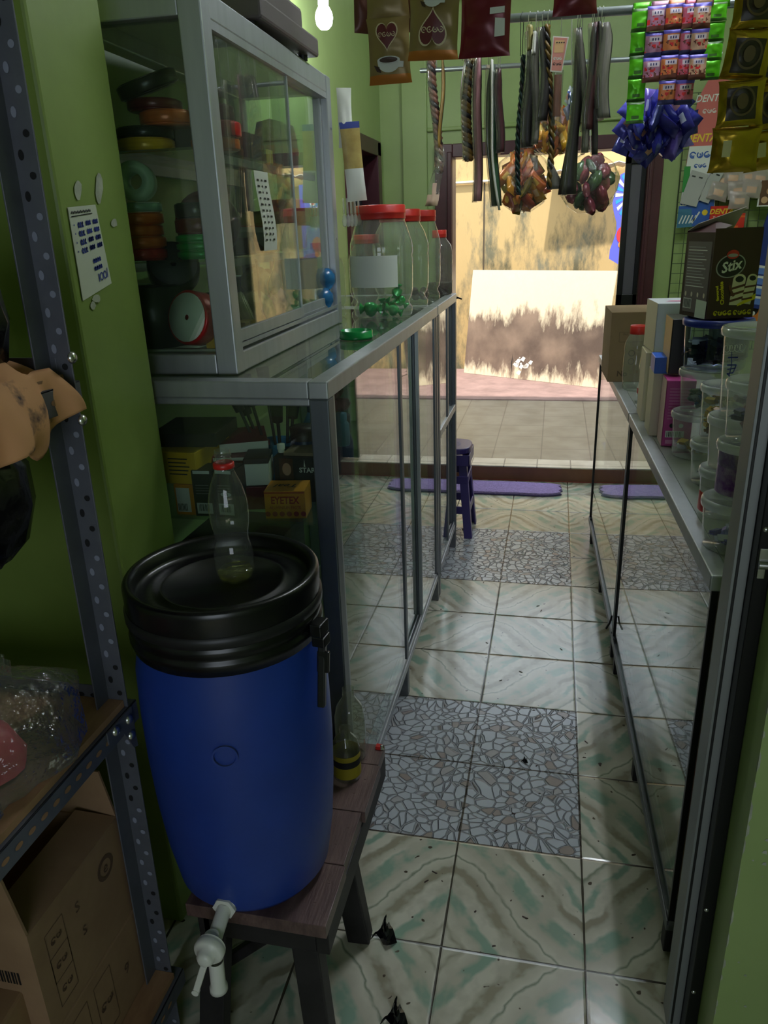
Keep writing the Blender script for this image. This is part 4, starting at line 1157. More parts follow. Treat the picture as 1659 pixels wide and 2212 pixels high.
def upright(y_, sgn, lab=None):
    u = MB(RK, HOLE, HOLEG)
    a0, a1 = Vector((-.012, y_, 0)), Vector((-.012 + lean, y_, HH))
    u.bar(a0 + Vector((-.017, 0, 0)), a1 + Vector((-.017, 0, 0)), .034, .0025, 0, up=(0, 1, 0))
    u.bar(a0 + Vector((-.033, -.016, 0)), a1 + Vector((-.033, -.016, 0)), .0025, .034, 0, up=(0, 1, 0))
    d = (a1 - a0).normalized()
    holes(u, frame(a0 + Vector((-.016, -.0018, .0)), d, Vector((-1, 0, 0)) if False else d.cross(Vector((0, -1, 0))) * -1), HH, .0235, .0062, .006)
    return u.build('upright', rk, bevel=.0006)
upright(0, 1); upright(-.9, -1)
def beam_y(z, h=.036):
    b = MB(RK, HOLEW)
    b.box(.0015, -.92, z - h, .004, .02, z); b.box(-.034, -.92, z - .0025, .004, .02, z)
    holes(b, frame((.0042, -.92, z - h / 2), (0, 1, 0), (0, 0, 1)), .92, .026, .0075, 0, 2 if False else 1, .02, False)
    return b.build('shelf_beam', rk, bevel=.0006)
def beam_x(z, y_):
    b = MB(RK, HOLE)
    b.box(-.48, y_ - .0025, z - .004, -.012, y_, z + .034)
    holes(b, frame((-.48, y_ - .003, z + .016), (1, 0, 0), (0, 0, 1)), .46, .026, .0078, 0, 1, .01, False)
    return b.build('shelf_beam', rk, bevel=.0006)
PLYW = mat('stained_plywood_shelf', '#b08a66', .6, var=.6, scale=5, dark='#5a3626', stretch=(3, 1, 1))
for z in (.165, .77, 1.29):
    beam_y(z); beam_x(z, .001)
    MB(PLYW).box(-.48, -.9, z + .0005, -.004, -.002, z + .012).build('shelf_board', rk)
gus = MB(RK)
gus.prism([(0, 0), (0, -.075), (-.012, -.07), (-.022, -.045), (-.03, -.03), (-.07, -.02), (-.07, 0)], .0, .0025, 0, frame((.0045, -.0, .77), (0, 1, 0), (0, 0, 1)))
gus.build('gusset_plate', rk)
for (y, z) in ((-.013, .755), (-.013, .725), (-.05, .76), (-.006, 1.325), (-.006, 1.24)):
    bl_ = MB(STEEL); bl_.lathe([(.008, 0), (.008, .003), (.005, .006), (0, .007)], 14, frame((.005 + z * .017 - .012, y, z), (0, 1, 0), (0, 0, 1))); bl_.build('bolt', rk)
# cloth over the upper beam
CLO = mat('stained_orange_cloth', '#c99468', .85, var=.25, scale=12, dark='#9c6a48')
CLOD = mat('stained_cloth_marks', '#3c3034', .85)
def clothfn(u, v):
    # v: from the back of the shelf over the beam and down; u along the beam
    y = .55 + u * .32
    fold = .012 * math.sin(u * 17 + v * 3) + .008 * math.sin(u * 31 + 1)
    if v < .45:
        k = v / .45
        return Vector((-.80 + k * .15 + fold * .4, y, 1.307 + .045 * math.sin(k * 3.14) * (1 - u * .4) + fold))
    k = (v - .45) / .55
    drop = .85 * (.06 + .07 * max(0, 1 - abs(u - .78) / .25) + .1 * max(0, 1 - abs(u - .45) / .2)) * k
    return Vector((-.645 + .022 * math.sin(k * 2.4) + fold * (.4 + k), y - .0 + .03 * k * (u - .5), 1.317 - drop))
_r = [n for n in CLO.node_tree.nodes if n.type == 'VALTORGB'][0].color_ramp; _r.elements[0].position = .33; _r.elements[1].position = .42; _r.elements[0].color = lin('#43363a')
cm = MB(CLO, CLOD)
def cmat(u, v):
    n_ = noise.noise(Vector((u * 5 + 2, v * 6, 3.3)))
    return 0
cm.grid(44, 34, clothfn, 0, True, cmat)
tag(cm.build('rag_cloth', solid=.002), 'stained orange rag draped over the upper rack beam', 'cloth')
# black bags
BAG = mat('black_bag_film', '#0b0b0d', .22, bump=.5, bscale=18)
def bag(label, c, rx, ry, rz_, m=BAG, seed=1, name='plastic_bag'):
    q = MB(m)
    prof = [(0, -1), (.5, -.96), (.82, -.7), (1, -.2), (.95, .3), (.7, .7), (.35, .92), (0, 1)]
    q.lathe([(a, b * rz_) for a, b in prof], 28, T(*c) @ Matrix.Diagonal((rx, ry, 1, 1)), 0, True, lambda a, z: 1 + .10 * math.sin(3 * a + seed + z * 9) + .05 * math.sin(9 * a + z * 31 + seed))
    return tag(q.build(name), label, 'bag')
bag('big black plastic bag on the upper rack shelf behind the rag', (-.745, .80, 1.40), .095, .085, .095, seed=2)
bag('black plastic bag stowed under the upper rack shelf', (-.735, .77, 1.165), .08, .085, .10, seed=5)
# clear bags with things on the middle shelf
CB = clear('crinkled_clear_bag', '#efefef', haze=.10, rough=.08, wrinkle=.9)
cb_ = thing('clear_bag', 'crinkled clear bag with a pink parcel on the middle rack shelf', 'bag', (-.72, .72, .7825))
q = MB(CB); q.lathe([(0, 0), (.09, .0), (.115, .03), (.11, .08), (.07, .12), (.03, .135), (.035, .16)], 26, Matrix.Diagonal((.85, 1.15, 1, 1)), 0, True, lambda a, z: 1 + .14 * math.sin(4 * a + z * 40) + .06 * math.sin(11 * a + z * 70)); q.build('film', cb_)
q = MB(mat('pink_parcel', '#c4505c', .5)); q.lathe([(0, .004), (.05, .006), (.055, .03), (.04, .07), (0, .085)], 18, T(-.02, -.02, 0), 0, True, lambda a, z: 1 + .1 * math.sin(3 * a)); q.build('parcel', cb_)
sc2 = thing('clear_bag', 'clear bag on the middle rack shelf nearest the camera over a cream block', 'bag', (-.685, .555, .7825))
q = MB(CB); q.lathe([(0, .001), (.06, .001), (.07, .03), (.06, .07), (.02, .095)], 22, I4, 0, True, lambda a, z: 1 + .16 * math.sin(4 * a + z * 50 + 2)); q.build('film', sc2)
tag(MB(mat('cream_soap', '#c6c38c', .5)).box(-.735, .45, .7825, -.66, .535, .80).build('soap_block', bevel=.012), 'cream coloured block at the front of the middle rack shelf', 'soap')
cb3 = MB(CB); cb3.pouch(.10, .14, .05, T(-.665, .62, 1.105) @ RZ(60), seed=9)
tag(cb3.build('clear_bag'), 'clear plastic bag hanging from the upper rack beam', 'bag')
# cardboard boxes on the bottom shelf
def open_box(label, loc, rz, dx, dy, dz, flaps, rot=None):
    t = thing('cardboard_box', label, 'box', loc, rz, rot=rot)
    b = MB(CARD, BLACKINK, mat('brown_print', '#5e4636', .8))
    th = .004
    b.box(0, 0, 0, dx, dy, th); b.box(0, 0, th, dx, th, dz); b.box(0, dy - th, th, dx, dy, dz); b.box(0, th, th, th, dy - th, dz); b.box(dx - th, th, th, dx, dy - th, dz)
    Mr = face_px((dx + .0006, 0, 0))
    def box_o(x0, y0, x1, y1, w_=.0012):
        b.stroke([(x0, y0), (x1, y0), (x1, y1), (x0, y1), (x0, y0)], w_, Mr, 2)
    box_o(dy * .12, dz * .12, dy * .30, dz * .84); box_o(dy * .12, dz * .36, dy * .30, dz * .60)
    for k, y in enumerate((.24, .48, .72)): b.curls(2, .012, Mr @ T(dy * .21, dz * y, .0002), 2)
    b.text('S', .026, Mr @ T(dy * .44, dz * .72, .0002), 2); b.text('S', .024, Mr @ T(dy * .46, dz * .45, .0002), 2)
    b.disc(.022, Mr @ T(dy * .78, dz * .72, .0002), 2, 20, r_in=.015); b.text('e', .03, Mr @ T(dy * .78, dz * .72, .0003), 2)
    Mf = face_cam((0, -.0006, 0))
    for k in range(8): b.rect(dx - .07 + k * .005, dz * .5, dx - .0675 + k * .005 + .001 * (k % 2), dz * .62, Mf, 1)
    b.build('body', t)
    for k, (p0, p1, dvec, w_) in enumerate(flaps):
        f_ = MB(CARD); p0, p1, dvec = Vector(p0), Vector(p1), Vector(dvec)
        n_ = (p1 - p0).cross(dvec).normalized() * .004
        e = (p1 - p0) * .04
        pts = [p0, p1, p1 - e + dvec, p0 + e * (3 if k == 1 else 1) + dvec]
        f_.face(pts); f_.face([p + n_ for p in pts][::-1])
        for i in range(4):
            j = (i + 1) % 4; f_.face([pts[i], pts[i] + n_, pts[j] + n_, pts[j]])
        f_.build('flap', t)
    return t
ZS = .1775
open_box('open cardboard carton with raised flaps on the bottom rack shelf', (-1.02, .65, ZS + .171), 0, .33, .235, .20,
         [((.33, 0, .20), (.33, .235, .20), (-.07, .0, .012), 1), ((.33, 0, .20), (.24, 0, .20), (-.004, -.004, .11), 1), ((.33, .235, .20), (.2, .235, .20), (-.02, .01, .085), 1), ((0, 0, .20), (0, .235, .20), (-.07, 0, -.04), 1)])
def flat_carton(label, loc, rz, dx, dy, dz):
    t = thing('cardboard_box', label, 'box', loc, rz)
    b = MB(CARD, mat('brown_print', '#5e4636', .8)); b.box(0, 0, 0, dx, dy, dz)
    Mr = face_px((dx + .0006, 0, 0))
    for k in range(2):
        y0 = dy * (.1 + .28 * k)
        b.stroke([(y0, dz * .15), (y0 + dy * .2, dz * .15), (y0 + dy * .2, dz * .85), (y0, dz * .85), (y0, dz * .15)], .0012, Mr, 1); b.curls(2, .016, Mr @ T(y0 + dy * .1, dz * .5, .0002), 1)
    b.text('9', .03, Mr @ T(dy * .75, dz * .5, .0002), 1)
    b.build('body', t, bevel=.004)
    MB(mat('packing_tape', '#b09a7c', .3)).box(dx * .45, -.0004, dz, dx * .55, dy + .0004, dz + .0006).build('tape', t)
    return t
flat_carton('flat cardboard carton under the open flapped one', (-1.02, .655, ZS), 0, .332, .235, .17)
flat_carton('cardboard carton nearest the camera on the bottom rack shelf', (-1.05, .30, ZS), 6, .36, .32, .255)
# ------------------------------------------------------------------ jars on the glass counter
def jar(label, loc, r, h, lidr, lidh, contents=None, ribs=True, facing=None, group='clear jars on the glass counter', white=False):
    t = thing('plastic_jar', label, 'jar', loc, group=group)
    s = h
    neck = lidr * .95
    prof = [(0, .004), (r * .5, .003), (r * .82, 0), (r * .93, s * .03), (r * .95, s * .10), (r * .86, s * .14), (r * .84, s * .17), (r * .93, s * .21), (r * .97, s * .28), (r * .985, s * .52), (r * 1.0, s * .58), (r * .965, s * .61), (r * 1.0, s * .66), (r * .98, s * .74), (r * .86, s * .86), (neck * 1.02, s * .95), (neck, s * 1.0)]
    if not ribs: prof = [(0, .003), (r * .9, 0), (r, s * .03), (r, s * .25), (r * .97, s * .27), (r, s * .29), (r, s * .50), (r * .97, s * .52), (r, s * .54), (r, s * .72), (r * .9, s * .84), (neck, s * .95), (neck, s)]
    MB(PET).lathe(prof, 40, I4, 0, True, lambda a, z: 1 + .012 * math.cos(8 * a)).build('body', t)
    l = MB(REDP); l.lathe([(neck * 1.0, s * .965), (lidr * .99, s * .965), (lidr, s * .975), (lidr, s * .965 + lidh * .35), (lidr * 1.02, s * .965 + lidh * .4), (lidr * 1.02, s * .965 + lidh * .5), (lidr, s * .965 + lidh * .55), (lidr, s * .965 + lidh * .93), (lidr * .96, s * .965 + lidh), (0, s * .965 + lidh)], 40)
    l.build('lid', t)
    return t
CT = 1.2
ja = jar('big clear jar with a blank white label nearest on the glass counter', (-.552, 2.50, CT), .102, .312, .080, .042)
lab = MB(mat('blank_label', '#e2e6e2', .6)); lab.lathe([(.1012, .085), (.1012, .165)], 40)
lb2 = MB(mat('blank_label', '#e2e6e2', .6))
lb2.grid(14, 1, lambda u, v: Vector((.1055 * math.cos(R(-150 + 100 * u)), .1055 * math.sin(R(-150 + 100 * u)), .10 + .095 * v)))
lb2.build('label', ja); lab.bm.free()
jar('clear red-lidded jar close behind the labelled one', (-.540, 2.76, CT), .100, .305, .072, .04)
jb = jar('clear red-lidded jar third in the row with a few sweets', (-.512, 3.00, CT), .080, .305, .062, .04)
jar('slim clear jar with brown grounds at the far end of the counter', (-.484, 3.33, CT), .055, .24, .030, .03, ribs=False)
jar('small clear red-lidded jar behind the big labelled one', (-.66, 2.75, CT), .068, .235, .045, .03)
jar('clear jar half hidden beside the upper cabinet', (-.755, 2.52, CT), .072, .215, .04, .03)
q = MB(mat('brown_grounds', '#33201a', .8, bump=.6, bscale=200)); q.lathe([(0, .004), (.048, .003), (.052, .01), (.052, .05), (0, .053)], 24)
o = q.build('brown_grounds'); o.location = (-.484, 3.33, CT); tag(o, 'dark brown grounds in the slim far jar', 'grounds', kind='stuff')
GFO = mat('green_foil', '#12a04a', .2, .2)
for k, (dx, dy, z) in enumerate(((-.03, -.055, .032), (.045, -.045, .026), (.055, 0.02, .05), (.02, .03, .03), (-.01, .05, .026), (.05, -.01, .075))):
    t = thing('wrapped_sweet', ('big green wrapped sweet at the front of the labelled jar', 'green wrapped sweet at the aisle side of the labelled jar', 'green wrapped sweet high against the jar wall', 'green wrapped sweet in the middle of the labelled jar', 'green wrapped sweet at the back of the labelled jar', 'topmost green wrapped sweet in the labelled jar')[k], 'sweet', (-.552 + dx, 2.50 + dy, CT + z), group='green sweets in the labelled jar')
    w_ = MB(GFO); rr_ = .024 if k == 0 else .018
    w_.lathe([(0, -rr_), (rr_ * .8, -rr_ * .7), (rr_, 0), (rr_ * .7, rr_ * .7), (0, rr_)], 12, RX(60) @ RY(40 * k), 0, True, lambda a, z: 1 + .12 * math.sin(3 * a)); w_.build('sweet', t)
    tw = MB(GFO)
    for sg in (-1, 1): tw.lathe([(rr_ * .2, 0), (rr_ * .8, .014)], 8, RY(90 * sg + 20 * k) @ T(0, 0, rr_ * .8), 0, True, lambda a, z: 1 + .3 * math.sin(4 * a))
    tw.build('twist', t)
for k in range(6):
    a = k * 1.05
    q = MB(mat('toffee_wrap_%d' % (k % 2), ('#5b3a4c', '#6a5a52')[k % 2], .3, .2)); q.lathe([(0, -.016), (.014, -.01), (.018, .004), (.01, .015), (0, .017)], 10, RX(50 * k))
    o = q.build('wrapped_sweet'); o.location = (-.515 + .045 * math.cos(a) * (k % 3 + 1) / 3, 3.0 + .045 * math.sin(a), CT + .024 + .02 * (k // 4))
    tag(o, 'dull wrapped toffee at the bottom of the third jar', 'sweet', 'toffees in the third jar')
gl = thing('green_jar_lid', 'loose green jar lid lying on the glass counter', 'lid', (-.515, 1.985, CT))
MB(mat('clear_green_plastic', '#0e8c44', .2)).lathe([(0, .003), (.041, .003), (.043, 0), (.0455, .001), (.0455, .006), (.044, .008), (.0445, .022), (.0415, .022), (.0415, .005), (0, .005)], 36).build('rim', gl)
# spoon packs hanging on the cabinet corner
sp = thing('spoon_pack', 'hanging card pack of clear plastic spoons at the cabinet corner', 'spoons', at(742, 190, 2.43))
SPM = mat('pack_print', '#b5a060', .4, var=.5, scale=25, dark='#8a6a30')
q = MB(WHITEP, SPM, mat('pack_blue', '#33428c', .4), PAPER)
q.pouch(.045, .16, .012, T(0, 0, 0) @ RZ(25), 0, lambda u, v: 0, seed=2); q.build('hang_tab', sp)
q = MB(PAPER, SPM, mat('pack_blue', '#33428c', .4))
q.pouch(.062, .22, .012, T(.012, .0, -.09) @ RY(-4) @ RZ(25), 0, lambda u, v: 2 if v > .88 else (1 if v > .42 else 0), seed=3); q.build('pack', sp)
SPN = clear('clear_spoon_plastic', '#eef2f2', haze=.25, rough=.05, hazecol='#ffffff')
for k in range(5):
    s_ = MB(SPN); x = -.018 + k * .011
    s_.tube([(x, .004 * k, -.30), (x + .002, .004 * k - .004, -.345)], [.003, .004], 6)
    s_.lathe([(0, -.022), (.006, -.018), (.0085, -.004), (.006, .01), (.003, .016)], 10, T(x + .003, .004 * k - .006, -.362))
    s_.build('spoon', sp)
bt = thing('squeeze_bottle', 'small bottle with a green label hanging upside down under the spoon pack', 'bottle', at(748, 560, 2.56))
q = MB(PET); q.lathe([(0, 0), (.012, .0), (.018, .012), (.019, .03), (.019, .11), (.015, .12), (0, .12)], 20); q.build('body', bt)
MB(mat('lime_label', '#5cae2a', .4)).lathe([(.0195, .045), (.0195, .09)], 20).build('label', bt)
MB(REDP).lathe([(0, .022), (.0196, .022), (.0196, .04), (.0195, .042)], 20).build('label_band', bt)
bt.location.z = CT + .215 + .035
bt.location.x = -.735; bt.location.y = 2.515

# ------------------------------------------------------------------ purple stool and mat
PUR = mat('purple_plastic', '#3a2f6e', .35)
st = thing('plastic_stool', 'dark purple plastic stool at the end of the glass counter', 'stool', (-.475, 3.61, 0))
SZ = .46
q = MB(PUR, mat('scuffed_plastic', '#6c6890', .5))
hw = .105
q.prism([(hw * math.copysign(abs(math.cos(a)) ** .6, math.cos(a)), hw * math.copysign(abs(math.sin(a)) ** .6, math.sin(a))) for a in [i * math.pi / 16 for i in range(32)]], SZ - .03, SZ, 0)
q.disc(.05, T(0, 0, SZ + .0006), 1, 24, r_in=.043); q.disc(.02, T(0, 0, SZ + .0006), 1, 20, r_in=.012)
q.build('seat', st, bevel=.006)
sk = MB(PUR)
for k in range(4): sk.box(-hw, -hw, SZ - .085, hw, -hw + .006, SZ - .03, 0, RZ(90 * k))
sk.build('skirt', st, bevel=.002)
for k in range(4):
    l = MB(PUR)
    M_ = RZ(90 * k)
    a_, b_ = Vector((.082, -.082, SZ - .05)), Vector((.118, -.118, 0))
    for off in (Vector((-.016, 0, 0)), Vector((0, .016, 0))):
        l.bar(M_ @ (a_ + off), M_ @ (b_ + off), .04 if off.x else .008, .008 if off.x else .04, 0, up=M_ @ Vector((0, 1, 0)))
    l.build('leg', st, bevel=.002)
for zz, w_ in ((.145, .104), (.30, .094)):
    rn = MB(PUR)
    for k in range(4): rn.box(-w_, -w_ - .004, zz - .02, w_, -w_ + .004, zz + .02, 0, RZ(90 * k))
    rn.build('rung', st, bevel=.003)
fm = thing('foot_mat', 'long lilac scalloped foot mat below the doorway step', 'mat', (-.30, 4.27, 0))
PILE = mat('lilac_pile', '#a690cc', .95, var=.25, scale=70, bump=1.0, bscale=130)
def matout(k_):
    pts = []
    for i in range(96):
        a = 2 * math.pi * i / 96
        c, s_ = math.cos(a), math.sin(a)
        x = .385 * math.copysign(abs(c) ** .35, c); y = .105 * math.copysign(abs(s_) ** .35, s_)
        e = abs(c) ** 6
        x += .012 * e * math.cos(y * 95) * math.copysign(1, c); y += .004 * math.sin(x * 18)
        pts.append((x * k_, y * (1 - (1 - k_) * 2.5)))
    return pts
q = MB(PILE, mat('dark_mat_edge', '#3b3162', .7))
q.prism(matout(1.0), 0, .006, 1); q.prism(matout(.985), .006, .020, 0)
q.build('pile', fm, bevel=.004)

# ------------------------------------------------------------------ scraps on the floor
SCR = mat('black_scrap_film', '#0f1014', .15, .2)
for (x, y, lb_, s_) in ((832, 2022, 'crumpled black plastic scrap by the bench leg', 1.0), (855, 2205, 'crumpled black plastic scrap nearest the camera on the floor', 1.0), (1133, 1645, 'tiny black scrap on the pebble tiles', .35)):
    q = MB(SCR)
    pk_ = [Vector((random.uniform(-.02, .02), random.uniform(-.012, .012), 0)) for _ in range(3)]
    q.grid(6, 6, lambda u, v: Vector(((u - .5) * .05 * (1.15 - v), (v - .5) * .035 + .012 * math.sin(u * 7), .004 + .034 * v * (1 - abs(u - .45)) + .006 * math.sin(u * 11 + v * 7))) * s_, 0, False)
    o = q.build('plastic_scrap', solid=.001); o.location = atz(x, y, 0.002); tag(o, lb_, 'scrap', 'black scraps on the floor')
# small litter
LIT = mat('litter_dark', '#3a2c26', .8)
for k in range(22):
    x, y = random.uniform(-.3, .16), random.uniform(1.2, 3.4)
    q = MB(LIT); L_ = random.uniform(.003, .008)
    q.prism([(-L_, -.0016), (L_, -.001), (L_ * .9, .0014), (-L_ * .7, .0018)], 0, .0015, 0, RZ(random.uniform(0, 180)))
    o = q.build('litter_bit'); o.location = (x, y, 0.0); tag(o, 'tiny dark bit of litter on the aisle tiles', 'litter', 'litter bits on the aisle tiles')
# ------------------------------------------------------------------ sweets counter on the right
KX, K0 = -.03, .262
def cfront(Y): return K0 + KX * (Y - 2)
ANG = math.degrees(math.atan(.03))
RZC = .905
TOPG = mat('grey_laminate_top', '#8d9290', .3, .1)
def sweets_counter(label, y0, y1, far):
    t = thing('sweets_counter', label, 'display counter', (cfront(y0), y0, 0), ANG, 'sweets counters')
    L_, D = y1 - y0, .38
    for (x, y) in ((.004, .03), (.004, L_ * .48), (.004, L_ - .07), (D - .034, .03), (D - .034, L_ - .07)):
        MB(BLACKWOOD).box(x, y, 0, x + .03, y + .03, .095).build('leg', t, bevel=.002)
    r = MB(ALUDARK)
    r.box(-.004, 0, .095, .03, L_, .11); r.box(-.004, 0, .11, -.001, L_, .122); r.box(.012, 0, .11, .014, L_, .122)
    r.box(D - .03, 0, .095, D, L_, .12); r.box(0, 0, .095, D, .03, .12); r.box(0, L_ - .03, .095, D, L_, .12)
    r.build('bottom_track', t, bevel=.001)
    r = MB(ALU)
    r.box(-.006, 0, RZC - .03, .028, L_, RZC); r.box(D - .03, 0, RZC - .03, D, L_, RZC)
    r.box(.028, 0, RZC - .03, D - .03, .03, RZC); r.box(.028, L_ - .03, RZC - .03, D - .03, L_, RZC)
    r.build('top_frame', t, bevel=.003)
    MB(TOPG).box(.028, .03, RZC - .008, D - .03, L_ - .03, RZC - .001).build('top_panel', t)
    for (x, y) in ((D - .03, 0), (D - .03, L_ - .03)): MB(ALU).box(x, y, .11, x + .03, y + .03, RZC - .03).build('post', t, bevel=.002)
    d = MB(GLASS).box(.004, .012, .112, .008, L_ - .012, RZC - .03).build('sliding_door', t)
    MB(BLACKMETAL).box(-.001, L_ - .016, .112, .011, L_ - .003, RZC - .03).build('door_edge', d, bevel=.001)
    MB(ALU if far else BLACKMETAL).box(-.001, .003, .112, .011, .012, RZC - .03).build('door_edge', d, bevel=.001)
    MB(GLASS).box(.03, .004, .12, D - .03, .008, RZC - .03).build('end_pane', t)
    MB(mat('dark_back_board', '#37302c', .7)).box(D - .012, .03, .12, D - .006, L_ - .03, RZC - .03).build('back_panel', t)
    MB(PLY).box(.03, .03, .12, D - .03, L_ - .03, .128).build('base_board', t)
    MB(GLASS).box(.03, .03, .50, D - .03, L_ - .03, .505).build('shelf', t)
    return t
sweets_counter('near glass fronted counter carrying the stacked sweet tubs', 1.235, 2.415, False)
sweets_counter('far glass fronted counter end carrying the brown carton', 2.425, 3.57, True)
rb = MB(RUBBER)
p0, p1 = atx(1322, 1330, .243), atx(1309, 1358, .226)
rb.tube([p0, (p0 + p1) / 2 + Vector((.002, 0, -.004)), p1], .0035, 6)
tag(rb.build('rubber_strip'), 'loose black rubber strip sticking out of the counter door edge', 'strip')
# things inside the near counter seen dimly
for k, (y, z, c, h_) in enumerate(((1.45, .128, '#6e3b34', .22), (1.72, .128, '#574a3e', .18), (2.0, .128, '#4a3f46', .2), (1.55, .505, '#5b4a3c', .16), (1.95, .505, '#6a3a3e', .14))):
    carton('stock_carton', ('dull red', 'grey brown', 'plum', 'small brown', 'small reddish')[k] + ' carton stored inside the near sweets counter', cfront(y) + .1, y, z, .16, .2, h_, mat('stock_%d' % k, c, .7), ANG)

# ------------------------------------------------------------------ door post beside the counter
dp = thing('door_post', 'aluminium door post with a black stile and a silver latch', 'door post', (.2745, 1.06, 0))
q = MB(mat('grey_aluminium', '#898c8c', .45, .35), RUBBER); q.box(0, .03, 0, .0215, .085, 2.3)
q.box(.004, .0292, .02, .0085, .031, 2.28, 1)
q.build('aluminium_channel', dp, bevel=.002)
MB(BLACKMETAL).box(.022, 0, 0, .043, .07, 2.3).build('black_stile', dp, bevel=.002)
la = MB(STEEL)
c = at(1620, 1210, 1.06); lx, lz = .0325, c.z
la.cbox((lx, -.002, lz + .008), (.017, .004, .024)); la.cyl((lx - .0085, -.006, lz - .004), (lx + .0095, -.006, lz - .004), .0065, 14); la.cbox((lx - .003, -.003, lz - .018), (.010, .004, .016))
la.build('latch', dp, bevel=.001)
for z in (.15, .35, 1.06, 1.5): MB(STEEL).lathe([(.004, 0), (.003, .0015), (0, .002)], 10, frame((lx - .004, 0, z), (1, 0, 0), (0, 0, 1))).build('screw', dp)

# ------------------------------------------------------------------ tubs of sweets
TUBM = clear('frosted_tub', '#f4f5f6', haze=.15, rough=.12, hazecol='#f2f4f6')
LIDM = clear('frosted_lid', '#f4f5f6', haze=.5, rough=.15, hazecol='#dfe3e6')
def tub(label, X, Y, z, r, h, body=None, lid=None, lab=None, tap=.9):
    t = thing('sweet_tub', label, 'tub', (X, Y, z), group='sweet tubs on the counter')
    MB(body or TUBM).lathe([(0, .003), (r * tap * .96, .001), (r * tap, .005), (r, h - .012), (r, h - .004)], 36).build('body', t)
    MB(lid or LIDM).lathe([(r * 1.0, h - .018), (r * 1.07, h - .016), (r * 1.08, h - .006), (r * 1.05, h - .001), (r * .98, h), (r * .94, h - .004), (0, h - .004)], 36).build('lid', t)
    if lab:
        q = MB(lab[0]); q.grid(20, 1, lambda u, v: Vector((r * (tap + .06) * math.cos(R(lab[1] + (lab[2] - lab[1]) * u)), r * (tap + .06) * math.sin(R(lab[1] + (lab[2] - lab[1]) * u)), h * (lab[3] + (lab[4] - lab[3]) * v))))
        q.build('label', t)
    return t
def sweets(label, X, Y, z, r, n, cols, size=.014, h=.03, fill=.75):
    q = MB(*[mat('wrapper_' + c.strip('#'), c, .25, .35) for c in cols])
    for k in range(n):
        a, rr = random.uniform(0, 6.28), r * fill * math.sqrt(random.random())
        M_ = T(rr * math.cos(a), rr * math.sin(a), size * .8 + random.random() * h) @ RZ(random.uniform(0, 360)) @ RX(random.uniform(-60, 60))
        q.cbox((0, 0, 0), (size * 1.5, size, size * .6), k % len(cols), M_)
        q.cbox((0, 0, 0), (size * 2.3, size * .9, size * .08), k % len(cols), M_)
    o = q.build('wrapped_sweets'); o.location = (X, Y, z + .004)
    return tag(o, label, 'sweets', kind='stuff')
xa = at(1516, 1075, 1.37).x + .060
tub('frosted tub with lilac sweets at the near end of the counter', xa, 1.37, RZC, .056, .095)
sweets('lilac and white wrapped sweets in the nearest tub', xa, 1.37, RZC, .045, 16, ['#6f6fd0', '#c9cbe6', '#5a58b0'], .013, .015)
tub('tub with a purple printed label standing on the nearest tub', xa + .012, 1.39, RZC + .096, .05, .10,
    lab=(mat('purple_tub_label', '#6a2f8c', .35, var=.6, scale=40, dark='#c9c0cf'), 150, 350, .05, .82))
xb_ = xa + .022
tub('frosted tub with dull plum sweets third from the counter in the near stack', xb_, 1.40, RZC + .197, .055, .105)
sweets('plum wrapped sweets in the third tub of the near stack', xb_, 1.40, RZC + .197, .045, 22, ['#7a4a5c', '#8c6a7a', '#5c5a7c'], .014, .03)
x2 = at(1512, 1015, 1.54).x + .052
tub('small tub with a red label strip behind the nearest tub', x2, 1.54, RZC, .05, .10, lab=(REDP, 170, 215, .1, .5))
tub('plain frosted tub between the red labelled tub and the tall one', x2 + .01, 1.54, RZC + .101, .055, .105, body=clear('milky_tub', '#f2f2f2', haze=.6, hazecol='#d9d9d6'))
tt = tub('tall clear tub with blue handwriting topmost behind the near stack', x2 + .045, 1.56, RZC + .207, .078, .165)
hw_ = MB(BLUEINK)
Mh = frame((-.0665, -.036, .10), (.48, -.88, 0), (0, 0, 1)) @ T(0, 0, .0)
for st_ in ([(-.012, .01), (.014, .014)], [(-.004, .022), (0, -.004)], [(-.012, -.004), (.012, 0), (.006, -.016), (-.01, -.02), (.012, -.028)], [(-.01, -.012), (.012, -.006)], [(0, -.002), (-.004, -.03)]):
    hw_.stroke(st_, .0022, Mh)
hw_.build('handwriting', tt)
sweets('purple wrapped sweets in the tall handwritten tub', x2 + .045, 1.56, RZC + .207, .06, 18, ['#7b2f72', '#5a2a80'], .016, .02)
x3 = at(1494, 930, 1.75).x + .060
tub('frosted tub under the tub of golden sweets', x3, 1.75, RZC, .056, .098)
sweets('pale grey sweets in the tub below the golden ones', x3, 1.75, RZC, .045, 10, ['#8f9aa2', '#b8bec2'], .012, .008)
tub('tub full of golden wrapped sweets', x3 + .012, 1.76, RZC + .099, .057, .125)
sweets('golden and green wrapped sweets filling their tub', x3 + .012, 1.76, RZC + .099, .05, 90, ['#c9a52a', '#8a7a1c', '#3e6a2e', '#d9c46a', '#5c3a1c'], .013, .085, .8)
x4 = at(1450, 890, 1.97).x + .066
tub('frosted tub with gold and white sweets beside the pink box', x4, 1.97, RZC, .061, .115)
sweets('gold and white wrapped sweets at the bottom of their tub', x4, 1.97, RZC, .05, 22, ['#a98a2e', '#c9ccd2', '#7a6a3a'], .014, .02)
tub('frosted tub with blue bits under the blue lidded tub', x4 + .012, 1.97, RZC + .116, .065, .105)
sweets('blue and grey sweets in the tub under the blue lidded one', x4 + .012, 1.97, RZC + .116, .055, 20, ['#2f5f9c', '#8a949c', '#2c4a44'], .014, .03)
xt = x4 + .02
